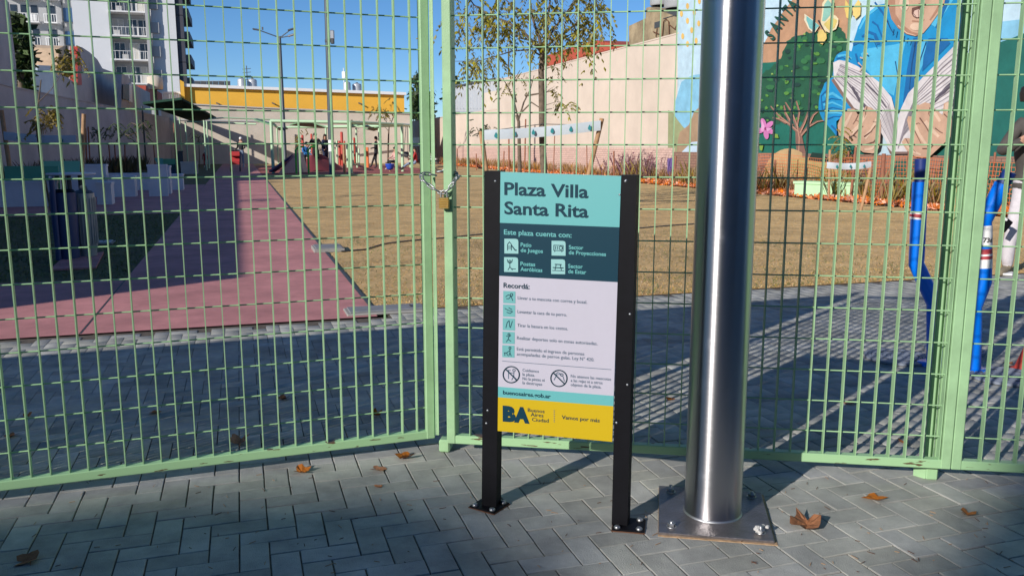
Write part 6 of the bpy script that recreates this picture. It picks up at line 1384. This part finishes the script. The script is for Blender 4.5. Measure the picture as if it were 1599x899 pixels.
for sd_, sgn, pa in (('R', 1, (1599, 217)), ('L', -1, (1630, 219))):
    for i in range(4):
        a = (pa[0]+sgn*4.0, pa[1]-3.6+2.6*i); N['f%s%da' % (sd_, i)] = q_(a[0], a[1], -.235, .0105, 'skin'); N['f%s%db' % (sd_, i)] = q_(a[0]+sgn*(4.2-abs(i-1.3)), a[1]+.4, -.26, .0098, 'skin'); N['f%s%dc' % (sd_, i)] = q_(a[0]+sgn*(6.5-abs(i-1.3)*1.3), a[1]+1.6, -.25, .009, 'skin')
        E_ += [('pa'+sd_, 'f%s%da' % (sd_, i)), ('f%s%da' % (sd_, i), 'f%s%db' % (sd_, i)), ('f%s%db' % (sd_, i), 'f%s%dc' % (sd_, i))]
    N['t%sa' % sd_] = q_(pa[0]+sgn*1.6, pa[1]-5, -.25, .012, 'skin'); N['t%sb' % sd_] = q_(pa[0]+sgn*4.5, pa[1]-8, -.265, .0105, 'skin'); E_ += [('pa'+sd_, 't%sa' % sd_), ('t%sa' % sd_, 't%sb' % sd_)]
t = thing('person', 'person in a dark olive jacket and pale grey trousers at the right edge', 'person', tuple(O))
me = body_mesh(N, E_, {'skin': SKIN, 'top': OLV, 'legs': GRT, 'shoe': OLS}, 2); link('body', me, t)
hc = Vector(N['head'][:3]); b = MB(); b.lathe([(.1, -.02), (.112, .05), (.10, .11), (.05, .145), (0, .15)], HAIRB, n=16); b.build('hair', t, hc+Vector((0, .03, -.005)))
b = MB(); b.lathe([(.016, 0), (.006, .03)], SKIN, n=8); b.build('nose', t, hc+Vector((0, -.1, 0)), (R(90), 0, 0))
d = Vector(q_(1562, 434, -.02, 0, 0)[:3]); b = MB(); b.box((N['heR'][0]-.035, -.03, .013), (.085, .2, .018), WHITE, Matrix.Rotation(R(-32), 3, 'Z'), .006); b.build('sole', t)
b = MB()                                    # jacket hem and folds
b.lathe([(.155, .0), (.165, .02), (.162, .06), (.15, .08)], OLV, n=20); b.build('jacket_hem', t, (N['hem'][0], 0, N['hem'][2]+.0))
ph = thing('phone', 'dark object held low beside the pale grey trousers', 'bag', tuple(depth(1571, 352, Yp-.25)))
b = MB(); b.box((0, 0, 0), (.07, .02, .12), BLACK, Matrix.Rotation(R(35), 3, 'Y'), .006); b.build('body', ph)
b = MB(); b.tube([(-.0, 0, .05), (-.03, 0, .075)], .014, WHITE, 8); b.build('cap', ph)

# ------------------------------------------------------------------ blue exercise machine
gl_, gr_ = G(1458, 570), G(1519, 579)
t = thing('waist_twister', 'blue tubular exercise machine with stickers and round foot plates', 'exercise machine', (gl_[0], gl_[1], 0))
def tb(pts, g, r, m, nm, n=16):
    P = [above(x, y, (g[0], g[1])) for x, y in pts]; b = MB()
    sm = []
    for i, p in enumerate(P):
        p = Vector(p)
        if 0 < i < len(P)-1:
            a, c = Vector(P[i-1]), Vector(P[i+1]); k = .28
            sm += [p.lerp(a, k*min(1, .12/max((a-p).length, .01))*1.5), p, p.lerp(c, k*min(1, .12/max((c-p).length, .01))*1.5)]
        else: sm.append(p)
    b.tube(sm, r, m, n); return rel(b.build(nm), t)
tb([(1459, 568), (1459, 474), (1431, 412), (1437, 284)], gl_, .042, BLUE, 'tube'); tb([(1519, 577), (1521, 478), (1536, 440), (1536, 345), (1566, 287)], gr_, .042, BLUE, 'tube')
tb([(1438, 288), (1439, 248)], gl_, .036, NAVY, 'grip'); tb([(1563, 292), (1577, 268)], gr_, .036, NAVY, 'grip')
def sleeve(a, c, g, r, m, nm):
    A_, C_ = Vector(above(*a, g)), Vector(above(*c, g)); b = MB(); b.tube([A_, C_], r, m, 20, cap=False); return rel(b.build(nm), t)
sleeve((1434, 330), (1433, 342), gl_, .0432, WHITE, 'sticker'); sleeve((1434, 333.5), (1433, 339), gl_, .0437, mat('sticker red', (.42, .05, .06), .5), 'sticker_print')
sleeve((1536, 352), (1536, 383), gr_, .0432, WHITE, 'sticker'); sleeve((1536, 388), (1536, 396), gr_, .0435, MATS['sticker red'], 'sticker'); sleeve((1536, 396), (1536, 399), gr_, .0432, WHITE, 'sticker')
sleeve((1536, 399), (1536, 404), gr_, .0437, MATS['sticker red'], 'sticker'); sleeve((1536, 404), (1536, 418), gr_, .0432, WHITE, 'sticker')
def onsleeve(s_, x, y, hpx, r, g, m):
    cu = bpy.data.curves.new('t', 'FONT'); cu.body = s_; cu.size = 1; cu.offset = .03; ob = bpy.data.objects.new('t', cu); COL.objects.link(ob); dg = bpy.context.evaluated_depsgraph_get()
    me = bpy.data.meshes.new_from_object(ob.evaluated_get(dg)); bpy.data.objects.remove(ob, do_unlink=True); me.name = 'sticker_print'
    c = Vector(above(x, y, g)); h_ = hpx*g[1]/FPX/.7
    xs = [v.co.x for v in me.vertices]; mid = (min(xs)+max(xs))/2
    for v in me.vertices: a_ = (v.co.x-mid)*h_/r; zz = v.co.y*h_; v.co = (c.x+r*math.sin(a_), c.y-r*math.cos(a_), c.z+zz)
    me.materials.append(m); rel(link('sticker_print', me), t)
onsleeve('73d', 1536, 377, 7, .0448, gr_, BLACK)
for g_, dx in ((gl_, -.02), (gr_, 0)):
    b = MB(); b.lathe([(.0, .018), (.07, .018), (.075, .012), (.075, 0)], BLUE, n=16); b.build('foot_plate', t, (g_[0]-gl_[0]+dx, g_[1]-gl_[1], .002))
def disc(x, y, r):
    g = G(x, y); b = MB(); prof = []; n_ = 9
    for i in range(n_):
        ra, rb = r*(1-i/n_), r*(1-(i+.72)/n_); prof += [(ra, .014), (rb, .014), (rb, .009), (r*(1-(i+1)/n_), .009)]
    b.lathe([(r, 0)]+prof, DISCM, n=40, smooth=False); d = b.build('turning_disc', t, (g[0]-gl_[0], g[1]-gl_[1], .004))
    b = MB()
    for k in range(12): a_ = 2*math.pi*k/12; b.box((r*.62*math.cos(a_), r*.62*math.sin(a_), .0145), (.008, .035, .003), GREYD, Matrix.Rotation(a_, 3, 'Z'))
    o = b.build('slot', d); o['kind'] = 'stuff'
disc(1403, 560, .19); disc(1570, 590, .19); disc(1490, 548, .17)
g = G(1600, 578); t = thing('red_cone', 'small red cone at the right edge beside the blue machine', 'cone', (g[0], g[1], 0))
b = MB(); b.lathe([(.055, .012), (.018, .13), (.0, .135)], RED, n=18); b.build('body', t); b = MB(); b.box((0, 0, .006), (.13, .13, .012), RED, bev=.003); b.build('base', t)
